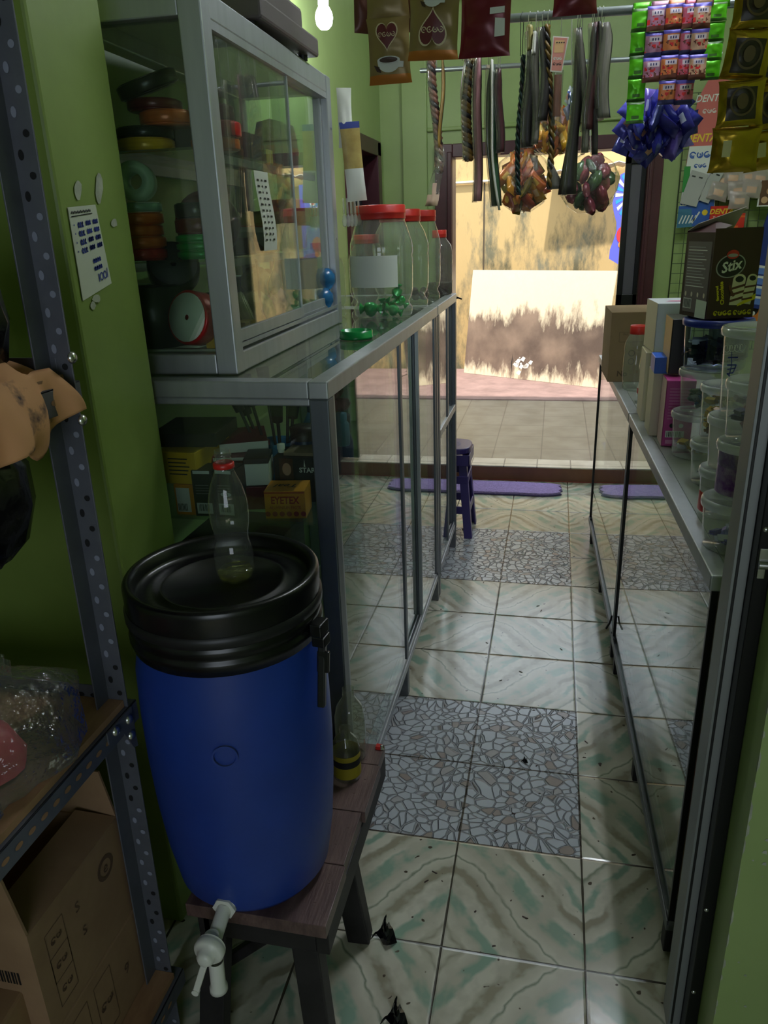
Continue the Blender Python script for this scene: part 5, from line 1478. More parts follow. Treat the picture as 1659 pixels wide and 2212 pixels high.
bt_ = tub('blue lidded tub with dark wrapped chocolates', xt, 1.97, RZC + .222, .075, .12, lid=mat('royal_blue_lid', '#232f8e', .3),
    body=clear('blue_tinted_tub', '#dfe4f4', haze=.10, hazecol='#39407a'), lab=(clear('clear_blue_label', '#93a0c8', haze=.55, hazecol='#1a2350'), 245, 345, .25, .95), tap=.93)
sc_t = MB(PAPER)
Ms = frame((.028, -.0745, .058), (.93, .37, 0), (0, .0, 1))
for k in range(4): sc_t.stroke([(-.025 + .013 * k + .006 * math.cos(t * .7) + t * .0008, .008 * math.sin(t * .7)) for t in range(12)], .0016, Ms)
sc_t.stroke([(-.03, -.013), (.028, -.010)], .0014, Ms)
sc_t.build('script_print', bt_)
sweets('dark and white wrapped chocolates in the blue lidded tub', xt, 1.97, RZC + .222, .064, 46, ['#15171f', '#22242e', '#cfdcdc', '#14161c', '#3a3a44'], .02, .05, .85)

# ------------------------------------------------------------------ tall biscuit box with the stick biscuits picture
SX = RZC + .222 + .1205
BRN = mat('dark_brown_carton', '#3a1c1e', .35); YLP = mat('yellow_print', '#d2c01e', .5); CRM = mat('cream_print', '#d8cdb8', .5); CHO = mat('choco_print', '#5a2f22', .5)
nc = at(1525, 692, 1.925)
bx = thing('biscuit_box', 'tall dark brown biscuit box standing on the blue lidded tub', 'box', (nc.x, nc.y, SX), 19)
W_, D_, H_ = .115, .13, .20
b = MB(BRN, PAPER, mat('oval_rim', '#9a989c', .5), REDP, YLP, CRM, CHO, mat('side_panel_print', '#6d6062', .45), BLACKINK, mat('pale_sticker', '#cdd6c4', .5))
b.box(0, 0, 0, W_, .002, H_); b.box(0, D_ - .002, 0, W_, D_, H_ * .98); b.box(0, .002, 0, .002, D_ - .002, H_ * .96); b.box(W_ - .002, .002, 0, W_, D_ - .002, H_ * .98); b.box(.002, .002, 0, W_ - .002, D_ - .002, .002)
F_ = face_cam((0, -.0007, 0))
b.disc(.036, F_ @ T(.045, .118, 0) @ RZ(12), 2, 32, .026); b.disc(.033, F_ @ T(.045, .118, .0003) @ RZ(12), 8, 32, .0235)
b.disc(.015, F_ @ T(.047, .143, .0006), 3, 20, .010); b.disc(.012, F_ @ T(.047, .141, .0008), 2, 18, .004)
b.text('Stix', .032, F_ @ T(.045, .117, .0007) @ RZ(12), 1, shear=.25, bold=.0008)
def stick(cx, y0, y1, r, ang):
    M_ = F_ @ T(cx, y0, .0004) @ RZ(ang)
    L_ = y1 - y0
    b.rect(-r, 0, r, L_, M_, 5); b.disc(r, M_ @ T(0, L_, .0003), 5, 20, r * .75); b.disc(r * .66, M_ @ T(0, L_, .0005), 8, 18, r * .45)
    for k in range(3):
        yy = L_ * (.10 + .24 * k); b.poly([(-r, yy), (r, yy + r * .6), (r, yy + r * .95), (-r, yy + r * .35)], M_ @ T(0, 0, .0003), 6)
stick(.067, .03, .088, .0155, -3); stick(.092, .032, .09, .0125, -10)
b.stroke([(.048 + .022 * (1 - math.cos(t * .25)) * .5, .075 - t * .0035) for t in range(8)], .006, F_ @ T(0, 0, .0009), 6)
for k, wd in enumerate((.045, .036)):
    b.text(('Chocolate', 'flavoured')[k], (.0125, .009)[k], F_ @ T(.031 - k * .011, .058, .0004) @ RZ(100), 4, bold=.0005)
b.poly([(.072, .027), (.115, .042), (.115, .055), (.072, .032)], F_ @ T(0, 0, .0006), 4)
b.curls(4, .0105, F_ @ T(.038, .013, .0006), 4, .0024); b.curls(4, .0105, F_ @ T(.087, .013, .0006), 4, .0024)
Sd = frame((-.0007, 0, 0), (0, -1, 0), (0, 0, 1))
b.rect(-D_ * .9, .01, -.008, H_ * .86, Sd, 7)
for k in range(14): b.rect(-D_ * .86, .07 + k * .0068, -D_ * (.2 + .2 * ((k * 7) % 3) / 3), .072 + k * .0068, Sd @ T(0, 0, .0004), 1 if k % 3 == 0 else 2)
b.rect(-D_ * .88, .018, -D_ * .58, .042, Sd @ T(0, 0, .0005), 1)
for k in range(10): b.rect(-D_ * (.86 - k * .027), .02, -D_ * (.86 - k * .027 - (.012, .018)[k % 2]), .040, Sd @ T(0, 0, .0008), 8)
b.poly([(-D_ * .42, .0), (-.006, -.0), (-.004, .04), (-D_ * .40, .042)], Sd @ T(0, 0, .0005), 9)
for k in range(4): b.disc(.004, Sd @ T(-D_ * (.82 - .22 * k), .052, .0005), 5, 10, .006)
b.build('carton', bx)
fl = MB(BRN, mat('flap_inside', '#b5aaa0', .6))
for pts, n_ in ((((0, D_, H_ * .98), (W_, D_, H_ * .98), (W_ * .94, D_ * .55, H_ + .045), (W_ * .05, D_ * .7, H_ + .012)), 0), (((0, 0, H_ * .96), (0, D_, H_ * .96), (.05, D_ * .75, H_ + .016), (.045, D_ * .1, H_ + .006)), 0)):
    pts = [Vector(p) for p in pts]; nn = (pts[1] - pts[0]).cross(pts[2] - pts[0]).normalized() * .0012
    fl.face(pts, 0); fl.face([p + nn for p in pts][::-1], 1)
    for i in range(4):
        j = (i + 1) % 4; fl.face([pts[i], pts[i] + nn, pts[j] + nn, pts[j]], 1)
fl.build('flap', bx)

# ------------------------------------------------------------------ cartons and bottles further along the counter
def cpx(name, label, xl, xr, yt, yb, Y, D, m, mats=(), deco=None, z0=None, side=None, rz=0):
    X0, X1 = at(xl, yb, Y).x, at(xr, yb, Y).x
    zz0 = at((xl + xr) / 2, yb, Y).z if z0 is None else z0
    zz1 = at((xl + xr) / 2, yt, Y).z
    return carton(name, label, X0, Y, zz0, X1 - X0, D, zz1 - zz0, m, rz, deco, .002, None, mats), zz1
def d_brown(mb, dx, dy, dz):
    F = face_cam((0, -.0008, 0))
    mb.stroke([(dx * .12, dz * .58), (dx * .5, dz * .58), (dx * .5, dz * .72), (dx * .12, dz * .72), (dx * .12, dz * .58)], .0014, F, 1)
    mb.text('MAX', .010, F @ T(dx * .2, dz * .69, 0), 1, sx=.8)
    mb.disc(.012, F @ T(dx * .3, dz * .42, 0), 1, 18, r_in=.009); mb.disc(.012, F @ T(dx * .3, dz * .3, 0), 1, 18, r_in=.009)
    mb.text('No', .028, F @ T(dx * .12, dz * .12, 0), 1, align='LEFT', bold=.001)
cpx('cardboard_box', 'plain brown cardboard carton at the far end of the sweets counter', 1312, 1475, 674, 818, 2.93, .26, CARD2, (mat('faint_print', '#5f4c3a', .8),), d_brown, RZC, rz=2)
c0 = at(1362, 833, 2.80)
cj = thing('plastic_jar', 'slim red-lidded jar beside the brown carton on the sweets counter', 'jar', (c0.x + .012, 2.80, RZC))
MB(PET).lathe([(0, .003), (.036, 0), (.043, .012), (.041, .03), (.044, .05), (.044, .12), (.041, .13), (.044, .14), (.042, .165), (.03, .19), (.026, .2)], 30).build('body', cj)
MB(REDP).lathe([(.028, .195), (.029, .197), (.029, .222), (.027, .225), (0, .225)], 26).build('lid', cj)
c0 = at(1390, 870, 2.60)
cb5 = thing('plastic_bottle', 'white capped bottle with a red and white label by the white cartons', 'bottle', (c0.x + .015, 2.58, RZC))
MB(PET).lathe([(0, .003), (.034, 0), (.041, .01), (.041, .05), (.034, .075), (.036, .1), (.041, .12), (.038, .15), (.024, .18), (.015, .195), (.015, .205)], 30).build('body', cb5)
q = MB(PAPER, REDP); q.lathe([(.0418, .032), (.0418, .05)], 28, m=1); q.lathe([(.0415, .05), (.0355, .075), (.0372, .1)], 28, m=0); q.build('label', cb5)
MB(WHITEP).lathe([(.016, .198), (.017, .2), (.017, .222), (.015, .225), (0, .225)], 20).build('cap', cb5)
CRMB = mat('cream_carton', '#cfc3ae', .6)
cpx('white_carton', 'cream carton standing at the counter edge behind the bottle', 1384, 1440, 762, 905, 2.32, .13, CRMB, z0=RZC)
_, zt = cpx('white_carton', 'second cream carton standing just before the pink box', 1400, 1450, 806, 945, 2.15, .11, CRMB, (mat('blue_edge', '#2e3f8c', .5),), lambda mb, a, b_, c_: mb.box(a, -.0005, 0, a + .003, b_ + .0005, c_, 1), z0=RZC)
def d_pink(mb, dx, dy, dz):
    F = face_cam((0, -.0008, 0))
    for k in range(11): mb.rect(dx * .12, dz * (.42 + k * .045), dx * .92, dz * (.432 + k * .045), F, 1)
    mb.rect(dx * .1, dz * .14, dx * .75, dz * .24, F, 2)
    for k in range(9): mb.rect(dx * (.15 + k * .06), dz * .15, dx * (.15 + k * .06 + (.02, .035)[k % 2]), dz * .23, F @ T(0, 0, .0004), 3)
    mb.disc(.006, F @ T(dx * .3, dz * .32, 0), 3, 12); mb.disc(.006, F @ T(dx * .62, dz * .32, 0), 2, 12)
    mb.rect(dx * .12, dz * .04, dx * .75, dz * .1, F, 1)
    S_ = frame((-.0008, 0, 0), (0, -1, 0), (0, 0, 1)); mb.rect(-dy, 0, 0, dz, S_, 4)
_, zp = cpx('pink_carton', 'bright pink carton with a barcode between cream cartons and tubs', 1428, 1490, 822, 962, 2.045, .085, mat('pink_box_print', '#b8408c', .4), (mat('pale_pink_print', '#d48ab8', .5), PAPER, BLACKINK, mat('cream_pink', '#d9b6b4', .5)), d_pink, z0=RZC)
cpx('blue_carton', 'small bright blue carton lying on the cream and pink cartons', 1412, 1446, 772, 812, 2.14, .09, mat('bright_blue_carton', '#1f58c0', .4), z0=zt)
def d_let(mb, dx, dy, dz):
    F = face_cam((0, -.0008, 0))
    mb.text('C', .045, F @ T(dx * .62, dz * .58, 0), 1, bold=.002); mb.text('C', .045, F @ T(dx * .62, dz * .3, 0), 1, bold=.002)
    mb.rect(dx * .35, dz * .04, dx * .9, dz * .13, F, 1)
    mb.poly([(dx * .35, dz + .0008), (dx * 1, dz + .0008), (dx * 1, dz + .0008), (dx * .5, dz + .0008)], frame((0, 0, dz + .0008), (1, 0, 0), (0, 1, 0)), 1) if False else None
    S_ = frame((-.0008, 0, 0), (0, -1, 0), (0, 0, 1)); mb.rect(-dy, 0, 0, dz, S_, 2)
    U_ = face_up((0, 0, dz + .0008)); mb.poly([(dx * .3, dy * .3), (dx * .95, dy * .2), (dx * .95, dy * .4), (dx * .5, dy * .42)], U_, 3)
cpx('white_carton', 'white carton with dark purple letters on top of the cream carton', 1412, 1490, 655, 762, 2.30, .16, mat('cool_white_carton', '#c6c9d2', .5), (mat('purple_letters', '#6a2348', .5), CRMB, mat('pink_scrawl', '#d06a9a', .5)), d_let, rz=4)
cpx('dark_carton', 'black carton with a tan side beside the blue lidded tub', 1443, 1482, 690, 808, 2.10, .13, BLK, (mat('tan_side', '#c9a06a', .5),), lambda mb, a, b_, c_: mb.rect(-b_, 0, 0, c_, frame((-.0008, 0, 0), (0, -1, 0), (0, 0, 1)), 1))
# ------------------------------------------------------------------ wire grid with toiletries on the end wall
gy = 4.425
gr = thing('wire_grid', 'thin wire display grid on the green wall right of the doorway', 'grid', (.60, gy, .80))
q = MB(mat('dull_green_wire', '#59684a', .5, .4))
for k in range(13): q.cyl((k * .05, 0, 0), (k * .05, 0, 1.25), .002, 6)
for k in range(26): q.cyl((0, -.003, k * .05), (.60, -.003, k * .05), .002, 6)
q.build('wires', gr)
gf = MB(mat('dull_green_wire', '#59684a', .5, .4)); gf.tube([(0, 0, 0), (.6, 0, 0), (.6, 0, 1.25), (0, 0, 1.25), (0, 0, 0)], .004, 8); gf.build('rim', gr)
hk = MB(STEEL)
for (x, z) in ((.05, 1.22), (.55, 1.22)): hk.cyl((x, 0, z), (x, .042, z), .003, 8)
hk.build('wall_hook', gr)
DR = mat('denta_pink', '#c0605a', .5); YT = mat('yellow_letters', '#e0c030', .5)
q = MB(DR, YT, PAPER, mat('dark_maroon_print', '#5a2428', .5), mat('peach_print', '#c98a6a', .5))
p0 = at(1530, 262, gy - .02)
Md = face_cam(p0)
q.prism([(-.085, -.19), (.11, -.19), (.11, .16), (.055, .18), (-.02, .18), (-.06, .10)], 0, .006, 0, Md, 0)
Mt_ = Md @ T(0, 0, .0066)
q.text('DENTA', .045, Mt_ @ T(-.005, .10, 0), 2, shear=.25, sx=.9, bold=.0006); q.text('DENTA', .05, Mt_ @ T(-.03, -.075, 0), 1, shear=.25, sx=.9, bold=.0012)
q.rect(-.06, -.145, .04, -.115, Mt_, 3); q.disc(.03, Mt_ @ T(.07, .0, 0), 3, 16, .05); q.curls(3, .02, Mt_ @ T(0, .045, 0), 2)
for k in range(8): q.rect(-.08 + k * .023, -.188, -.066 + k * .023, -.15, Mt_, 4)
tag(q.build('hanging_card'), 'big reddish display card with yellow lettering hanging on the wire grid', 'card')
q = MB(mat('bluegreen_print', '#3a6f8c', .4), PAPER, mat('blue_print', '#2f57a8', .4), mat('green_print', '#2f8a3c', .4), YT)
p0 = at(1507, 405, gy - .03); Mb_ = face_cam(p0)
q.prism([(-.085, -.19), (.085, -.18), (.095, .19), (-.06, .19)], 0, .012, 1, Mb_, 1)
M2 = Mb_ @ T(0, 0, .0126)
q.poly([(-.085, -.19), (.085, -.18), (.086, -.06), (-.03, -.065), (-.05, -.085), (-.084, -.085)], M2, 2); q.poly([(-.085, -.19), (-.01, -.187), (-.02, -.1), (-.084, -.1)], M2 @ T(0, 0, .0004), 0)
q.rect(-.075, -.02, -.045, .10, M2, 3); q.curls(4, .03, M2 @ T(.01, .15, 0), 2, .006); q.curls(3, .018, M2 @ T(.0, .1, 0), 2, .004)
for k in range(5): q.stroke([(-.075 + k * .016, -.17), (-.06 + k * .016, -.13)], .006, M2 @ T(0, 0, .0008), 1)
q.stroke([(-.02, -.165), (.0, -.15), (.02, -.115)], .008, M2 @ T(0, 0, .0008), 1); q.disc(.014, M2 @ T(.045, -.12, .0008), 4, 14)
q.curls(4, .012, M2 @ T(-.05, -.075, .0008), 2, .003)
tag(q.build('toothbrush_card'), 'blue and white toothbrush display card hanging left on the wire grid', 'card')
for k, (x, y, dz) in enumerate(((1500, 405, 0), (1535, 398, .01))):
    q = MB(mat('grey_slip', '#a9a9a6', .6), BLACKINK); p0 = at(x, y, gy - .05); Mq = face_cam(p0) @ RZ(-14 - 6 * k)
    q.prism([(-.045 + .02 * k, -.085), (.04 - .01 * k, -.085), (.045 - .01 * k, .07), (-.04 + .02 * k, .075)], 0, .004, 0, Mq)
    for j in range(2): q.rect(-.03 + .035 * j, .045, -.012 + .035 * j, .052, Mq @ T(0, 0, .0046), 1)
    tag(q.build('paper_slip'), ('grey printed paper slip pinned over the toothbrush card', 'narrow grey paper slip beside the wider one on the grid')[k], 'paper')
WP = clear('white_sachet_film', '#f4f4f4', haze=.75, hazecol='#d8ccc4', rough=.1, wrinkle=.5)
names_ = ['first', 'second', 'third', 'fourth', 'fifth', 'sixth', 'seventh', 'eighth']
for k, (x, y) in enumerate(((1558, 388), (1588, 380), (1618, 378), (1648, 382), (1560, 412), (1595, 408), (1628, 405), (1600, 430))):
    q = MB(WP, mat('beige_inside', '#c9a48c', .6)); q.pouch(.10, .085, .02, T(*at(x, y - 18, gy - .03 - .006 * k)) @ RX(-6) @ Matrix.Rotation(R((-14, 6, -8, 10, 16, -4, 8, 2)[k]), 4, 'Y'), 0, lambda u, v: 1 if .25 < u < .75 and .25 < v < .6 else 0, seed=k)
    tag(q.build('white_sachet'), ('leftmost', 'second from the left', 'third from the left', 'rightmost', 'leftmost', 'middle', 'rightmost', 'lowest')[k] + (' of the top row of' if k < 4 else ' of the low row of' if k < 7 else ' of all the') + ' whitish sachets on the wire grid', 'sachet', 'whitish sachets on the wire grid')
q = MB(mat('denta_red', '#c2281f', .4), YT, PAPER); p0 = at(1556, 470, gy - .03); Mq = face_cam(p0)
q.box(-.055, -.03, 0, .05, .055, .03, 0, Mq); q.text('DENTA', .034, Mq @ T(-.005, .028, .0306), 1, shear=.25, bold=.001); q.text('Top Pag', .02, Mq @ T(-.012, .0, .0306), 2, shear=.25)
tag(q.build('denta_card'), 'bright red card with yellow lettering low on the wire grid', 'card')
for k in range(5):
    p0 = at(1538 + k * 15, 503 - (k == 4) * 22, gy - .07)
    q = MB(mat('denta_red', '#c2281f', .4), PAPER, mat('orange_stripe', '#d8652c', .4)); Mq = face_cam(p0)
    q.box(-.017, -.055, 0, .017, .045, .02, 1 if k < 4 else 0, Mq); q.rect(-.017, .0, .017, .045, Mq @ T(0, 0, .0206), 0); q.rect(-.017, .025, .017, .034, Mq @ T(0, 0, .021), 2)
    tag(q.build('toothpaste_box', bevel=.001), ('leftmost', 'second from the left', 'third from the left', 'fourth from the left', 'rightmost and highest')[k] + ' small red and white carton below the bright red card', 'box', 'red and white cartons on the grid')
q = MB(clear('clear_film2', '#f2f2f2', haze=.3, rough=.08), STEEL); q.pouch(.05, .13, .012, T(*at(1605, 455, gy - .04)), 0, None)
tag(q.build('clip_pack'), 'clear hanging pack between the red cartons and the blue card', 'pack')
q = MB(mat('deep_blue_card', '#20337c', .4), mat('light_blue_print', '#5f80c8', .4), PAPER, mat('orange_print', '#c9742a', .5), BLACKINK)
p0 = at(1640, 560, gy - .05); Mq = face_cam(p0) @ RZ(-8)
q.prism([(-.055, -.24), (.10, -.24), (.10, .22), (-.02, .22)], 0, .015, 0, Mq); M2 = Mq @ T(0, 0, .0156)
q.disc(.04, M2 @ T(.05, .14, 0), 2, 16); q.disc(.03, M2 @ T(.05, .15, .0004), 1, 16)
for k in range(4): q.rect(-.05, -.22 + k * .05, .09, -.19 + k * .05, M2, 1); q.rect(-.05, -.19 + k * .05, .09, -.178 + k * .05, M2, 2)
tag(q.build('razor_card'), 'tall deep blue card with pale stripes beside the door post', 'card')
q = MB(mat('orange_print', '#c9742a', .5), BLACKINK, PAPER); Mq = face_cam(at(1628, 668, gy - .04)); q.prism([(-.05, -.06), (.06, -.06), (.07, .06), (-.03, .06)], 0, .01, 0, Mq); q.disc(.022, Mq @ T(0, 0, .0106), 1, 14, .03); q.disc(.012, Mq @ T(-.005, -.02, .011), 2, 12)
tag(q.build('orange_card'), 'small orange card under the deep blue card', 'card')
q = MB(mat('brown_pack', '#5a3a2c', .4), mat('tan_blob', '#c9a07a', .5), PAPER); Mq = face_cam(at(1652, 418, gy - .06)); q.box(-.03, -.06, 0, .05, .06, .01, 2, Mq); q.rect(-.024, -.054, .05, .06, Mq @ T(0, 0, .0106), 0); q.disc(.016, Mq @ T(.0, -.03, .011), 1, 14); q.disc(.016, Mq @ T(.02, .01, .011), 1, 14)
tag(q.build('brown_pack'), 'brown pack with tan dots beside the whitish sachets', 'pack')

# ------------------------------------------------------------------ price note on the wall end
# reveal of the left partition is the plane X = -0.77
def rv(x, y): return atx(x, y, -.769)
c4 = [rv(145, 448), rv(205, 442), rv(240, 612), rv(178, 650)]
q = MB(mat('note_paper', '#c9cdbd', .7), BLUEINK, BLACKINK)
off = Vector((.0012, 0, 0))
q.face([c4[0], c4[3], c4[2], c4[1]], 0)
q.face([c4[0] + off, c4[1] + off, c4[2] + off, c4[3] + off][::-1], 0)
def nt(u, v): return (c4[0].lerp(c4[1], u)).lerp(c4[3].lerp(c4[2], u), v) + off * 1.8
def ns(pts, w):
    for (u0, v0), (u1, v1) in zip(pts, pts[1:]):
        a, b_ = nt(u0, v0), nt(u1, v1); d = b_ - a
        n_ = d.cross(Vector((1, 0, 0))).normalized() * w / 2
        q.face([a - n_, b_ - n_, b_ + n_, a + n_], ns.m)
ns.m = 2
for k in range(7): ns([(.06 + k * .1, .07), (.10 + k * .1, .045), (.13 + k * .1, .075), (.15 + k * .1, .05)], .0018)
ns([(.05, .10), (.80, .095)], .0016)
ns.m = 1
for r_ in range(4):
    v = .17 + r_ * .095
    ns([(.10, v + .01), (.10, v + .03)], .002)
    for k in range(3): ns([(.22 + k * .07, v + .03), (.26 + k * .07, v), (.23 + k * .07, v + .05), (.28 + k * .07, v + .05)], .0028)
    for c_ in (.50, .76):
        for k in range(3): ns([(c_ + k * .06, v + .035 - .01), (c_ + .05 + k * .06, v), (c_ + .01 + k * .06, v + .045), (c_ + .055 + k * .06, v + .03)], .0034)
for r_ in range(2):
    v = .62 + r_ * .09
    for k in range(4): ns([(.52 + k * .07, v + .02), (.57 + k * .07, v), (.53 + k * .07, v + .035), (.58 + k * .07, v + .03)], .0036)
ns([(.62, .80), (.62, .90)], .0022)
for c_ in (.71, .83): ns([(c_ + .05 * math.cos(t * .7), .85 + .045 * math.sin(t * .7)) for t in range(10)], .002)
ns([(.93, .78), (.90, .90)], .0018)
tag(q.build('price_note'), 'white price note handwritten in blue ink taped to the green wall end', 'note')
q = MB(PLASTERCHIP)
def blot(cx, cy, rx, ry, n=11, s=0):
    pts = []
    for i in range(n):
        a = 2 * math.pi * i / n; k = 1 + .35 * noise.noise(Vector((math.cos(a) * 1.5 + s, math.sin(a) * 1.5, s)))
        pts.append(rv(cx + rx * k * math.cos(a), cy + ry * k * math.sin(a)) + Vector((.0008, 0, 0)))
    q.face(pts)
blot(168, 410, 8, 20, s=1); blot(213, 408, 8, 34, s=2); blot(246, 482, 7, 9, s=3); blot(208, 645, 10, 8, s=4); blot(200, 660, 6, 8, s=5)
o = q.build('trim_6'); struct(o, 'pale patches where paint and tape peeled off the wall end', 'trim')

# ------------------------------------------------------------------ hanging rods
ROD = mat('galvanised_rod', '#8f9698', .35, .7)
def rod(label, a, b, r, ups):
    t = thing('hanging_rod', label, 'rod', a, group='hanging rods')
    MB(ROD).cyl((0, 0, 0), b - a, r, 14).build('tube', t)
    for u in ups:
        p = (b - a) * u
        MB(mat('hang_wire', '#8a8a80', .5, .4)).cyl(p, Vector((p.x, p.y, 2.9 - a.z)), .0025, 6).build('hanger_wire', t)
    return t
RA1, RB1 = at(1000, 47, 2.80), at(1660, 1, 2.62)
RA2, RB2 = at(908, 153, 3.55), at(1560, 117, 3.40)
rod('thick galvanised rod carrying sachet strips and hair packs', RA1, RB1, .0125, (.05, .455, .97))
rod('thinner galvanised rod behind the sachet strips', RA2, RB2, .009, (.06, .94))
def rodpt(x, A, B): 
    for k in range(101):
        p = A.lerp(B, k / 100); c = p - Vector((0, 0, CAM_H)); px = CX + FOC * c.dot(Vector((AX_X.x, AX_Y.x, AX_Z.x))) / -c.dot(Vector((AX_X.z, AX_Y.z, AX_Z.z)))
        if px >= x: return p
    return B
STR = mat('white_string', '#cfcfc6', .6)
SLV = clear('grey_sleeve', '#eaeaea', haze=.16, hazecol='#b5b4ac', rough=.1)
HB = {k: mat('hair_' + k, c, .45, var=.55, scale=90, stretch=(1, 1, .12), dark=d) for k, (c, d) in dict(
    black=('#2a2326', '#0d0b0d'), brown=('#7a5242', '#3a231c'), gold=('#8a6a2a', '#1c1412'), pink=('#c08a92', '#5e2e36'), green=('#2f5238', '#15261a'), maroon=('#54222c', '#1c0c10'), teal=('#2c4a48', '#101c20'), grey=('#7d7870', '#4a4642')).items()}
def hpack(label, x0, y0, x1, y1, wpx, hair, rodn=1, card=None, sleeve=True, twist=0, tail=0, top=None, string=STR):
    """A hair piece in its long sleeve, hung edge-on from a rod by a loop of string."""
    A, B = (RA1, RB1) if rodn == 1 else (RA2, RB2)
    rp = rodpt(x0, A, B); Y = rp.y - .004
    a, b_ = at(x0, y0, Y), at(x1, y1, Y)
    k = Y / FOC
    t = thing('hair_pack', label, 'hair pack', (a.x, a.y, a.z), group='hair packs hanging from the rods')
    d = b_ - a; L_ = d.length
    w_ = wpx * k * .5
    st = MB(string); zr = rp.z - a.z
    if zr > .005:
        for s_ in (-1, 1): st.tube([(s_ * .003, 0, -.002), (s_ * .004, .0135 * s_, zr), (0, 0, zr + .0145)], .0012, 5)
        st.build('string', t)
    n = 16
    def path(i, sx=0): 
        f_ = i / n
        return Vector((d.x * f_ + .006 * math.sin(f_ * 5 + x0) + sx, .004 * math.sin(f_ * 7 + x0), d.z * f_))
    h = MB(HB[hair], HB['black'])
    ws = [w_ * .85 * (.35 + .65 * min(1, (i + .6) / 3)) * (1 if i < n - tail else 1 + .9 * (i - n + tail) / max(1, tail)) for i in range(n + 1)]
    if twist:
        m_ = 60
        for ph in range(3):
            pts = []
            for i in range(m_ + 1):
                f_ = i / m_; p = path(f_ * n); aa = f_ * 40 + ph * 2.09
                pts.append(p + Vector((w_ * .42 * math.cos(aa), .010 * math.sin(aa), 0)))
            h.tube(pts, w_ * .42, 6, 0 if ph != 1 else 1)
    else:
        h.etube([path(i, w_ * .25) for i in range(n + 1)], ws, .016, 10, 0, lambda u, v: 1 if int(v * 10) % 4 == 1 else 0)
    h.build('hair', t)
    if sleeve:
        s_ = MB(SLV); s_.etube([path(i, -w_ * .3) + Vector((0, 0, -.004)) for i in range(n + 1)], w_ * .55, .032, 10, 0); s_.build('sleeve', t)
    if card:
        c_ = MB(card); c_.etube([path(i * .4, -w_ * .1) + Vector((0, -.002, .012)) for i in range(0, 9)], w_ * .5, .036, 8, 0); c_.build('header_card', t)
    return t
CRD = mat('olive_card', '#8f8650', .5); WCD = mat('white_card', '#d2cfc8', .6)
hpack('brown corded hair pack with a long grey sleeve, farthest left on the thin rod', 934, 132, 948, 372, 22, 'brown', 2, twist=1)
foil_pack = hpack('thin brown strand with a loose foil end beside the corded pack', 955, 128, 950, 320, 9, 'gold', 2, sleeve=False)
q = MB(FILM, mat('beige_tail', '#b59a88', .4)); pp = at(950, 318, 3.5)
q.grid(3, 10, lambda u, v: pp + Vector(((u - .5) * (.035 + .02 * v) - .045 * v * v + .006 * math.sin(v * 8), .01 * math.sin(u * 5 + v * 6), -.23 * v)), 0, True, lambda u, v: 1 if v > .55 and abs(u - .5) < .4 - .25 * (v < .8) else 0)
o = q.build('foil_tail', foil_pack, solid=.0008); o.location = -foil_pack.location; o['label'] = 'crinkled clear sleeve end dangling from the strand'
hpack('gold and black striped hair pack behind the plain maroon sachet', 1014, 128, 1008, 345, 26, 'gold', 1, twist=1, string=STR)
hpack('dark plum hair strand tight beside the gold striped one', 1001, 130, 1003, 275, 12, 'maroon', 1, sleeve=False)
hpack('pink and white rippled hair pack next to the gold striped one', 1034, 122, 1026, 435, 20, 'pink', 1)
hpack('green hair pack with a dark tip beside the pink one', 1058, 140, 1066, 445, 24, 'green', 1)
edge_pack = hpack('dark maroon hair pack with a white sleeve edge left of the candy bag', 1078, 150, 1076, 330, 18, 'maroon', 1, sleeve=True)
q = MB(WCD); P_ = [at(1063 + (0 if k < 8 else (k - 7) ** 1.6 * 1.2), 130 + k * 27, 2.755) for k in range(13)]
q.etube(P_, .0042, .02, 8); o = q.build('sleeve_edge', edge_pack); o.location = -edge_pack.location; o['label'] = 'long white card edge curving below the hair'
hpack('thin teal striped hair strand hanging before the orange candy bag', 1126, 120, 1120, 420, 13, 'teal', 1, sleeve=False, twist=1, string=mat('dark_string', '#25211f', .6))
hpack('black feathery hair pack under an olive header card', 1144, 68, 1138, 318, 26, 'black', 1, card=CRD)
hpack('white card with a grey sleeve beside the olive headed pack', 1160, 82, 1150, 312, 16, 'grey', 1, card=WCD)
hpack('long black hair pack with white string loops', 1174, 60, 1170, 262, 24, 'black', 1)
tip_pack = hpack('black and grey corded strand ending in a flared grey tip', 1186, 55, 1188, 408, 16, 'gold', 1, sleeve=False, twist=1)
q = MB(HB['grey']); P_ = [at(1186 + k * 2.5, 345 + k * 9, 2.735) for k in range(8)]; q.etube(P_, [.006 + .0028 * k for k in range(8)], .012, 10); o = q.build('hair_tip', tip_pack); o.location = -tip_pack.location; o['label'] = 'flared grey hair tip'
# pink printed card pack seen flat
A_ = at(1212, 78, 2.72)
pcp = thing('hair_pack', 'pink printed card pack with dark hair showing below the print', 'hair pack', A_, group='hair packs hanging from the rods')
q = MB(WCD, mat('pink_card', '#c98478', .5), mat('peach_card', '#d2a878', .5), BLACKINK); Mq = face_cam((0, 0, 0)) @ RZ(-4)
q.prism([(-.024, 0), (.024, -.003), (.014, -.098), (-.022, -.095)], 0, .004, 0, Mq); q.prism([(-.021, -.004), (.020, -.006), (.012, -.094), (-.019, -.092)], .004, .0046, 1, Mq)
q.rect(-.016, -.045, .012, -.012, Mq @ T(0, 0, .005), 2)
for k in range(4): q.rect(-.012 + k * .007, -.02, -.008 + k * .007, -.016, Mq @ T(0, 0, .0054), 3)
q.curls(3, .008, Mq @ T(-.003, -.06, .005), 0, .002); q.curls(3, .008, Mq @ T(-.003, -.075, .005), 3, .0015); q.build('card', pcp)
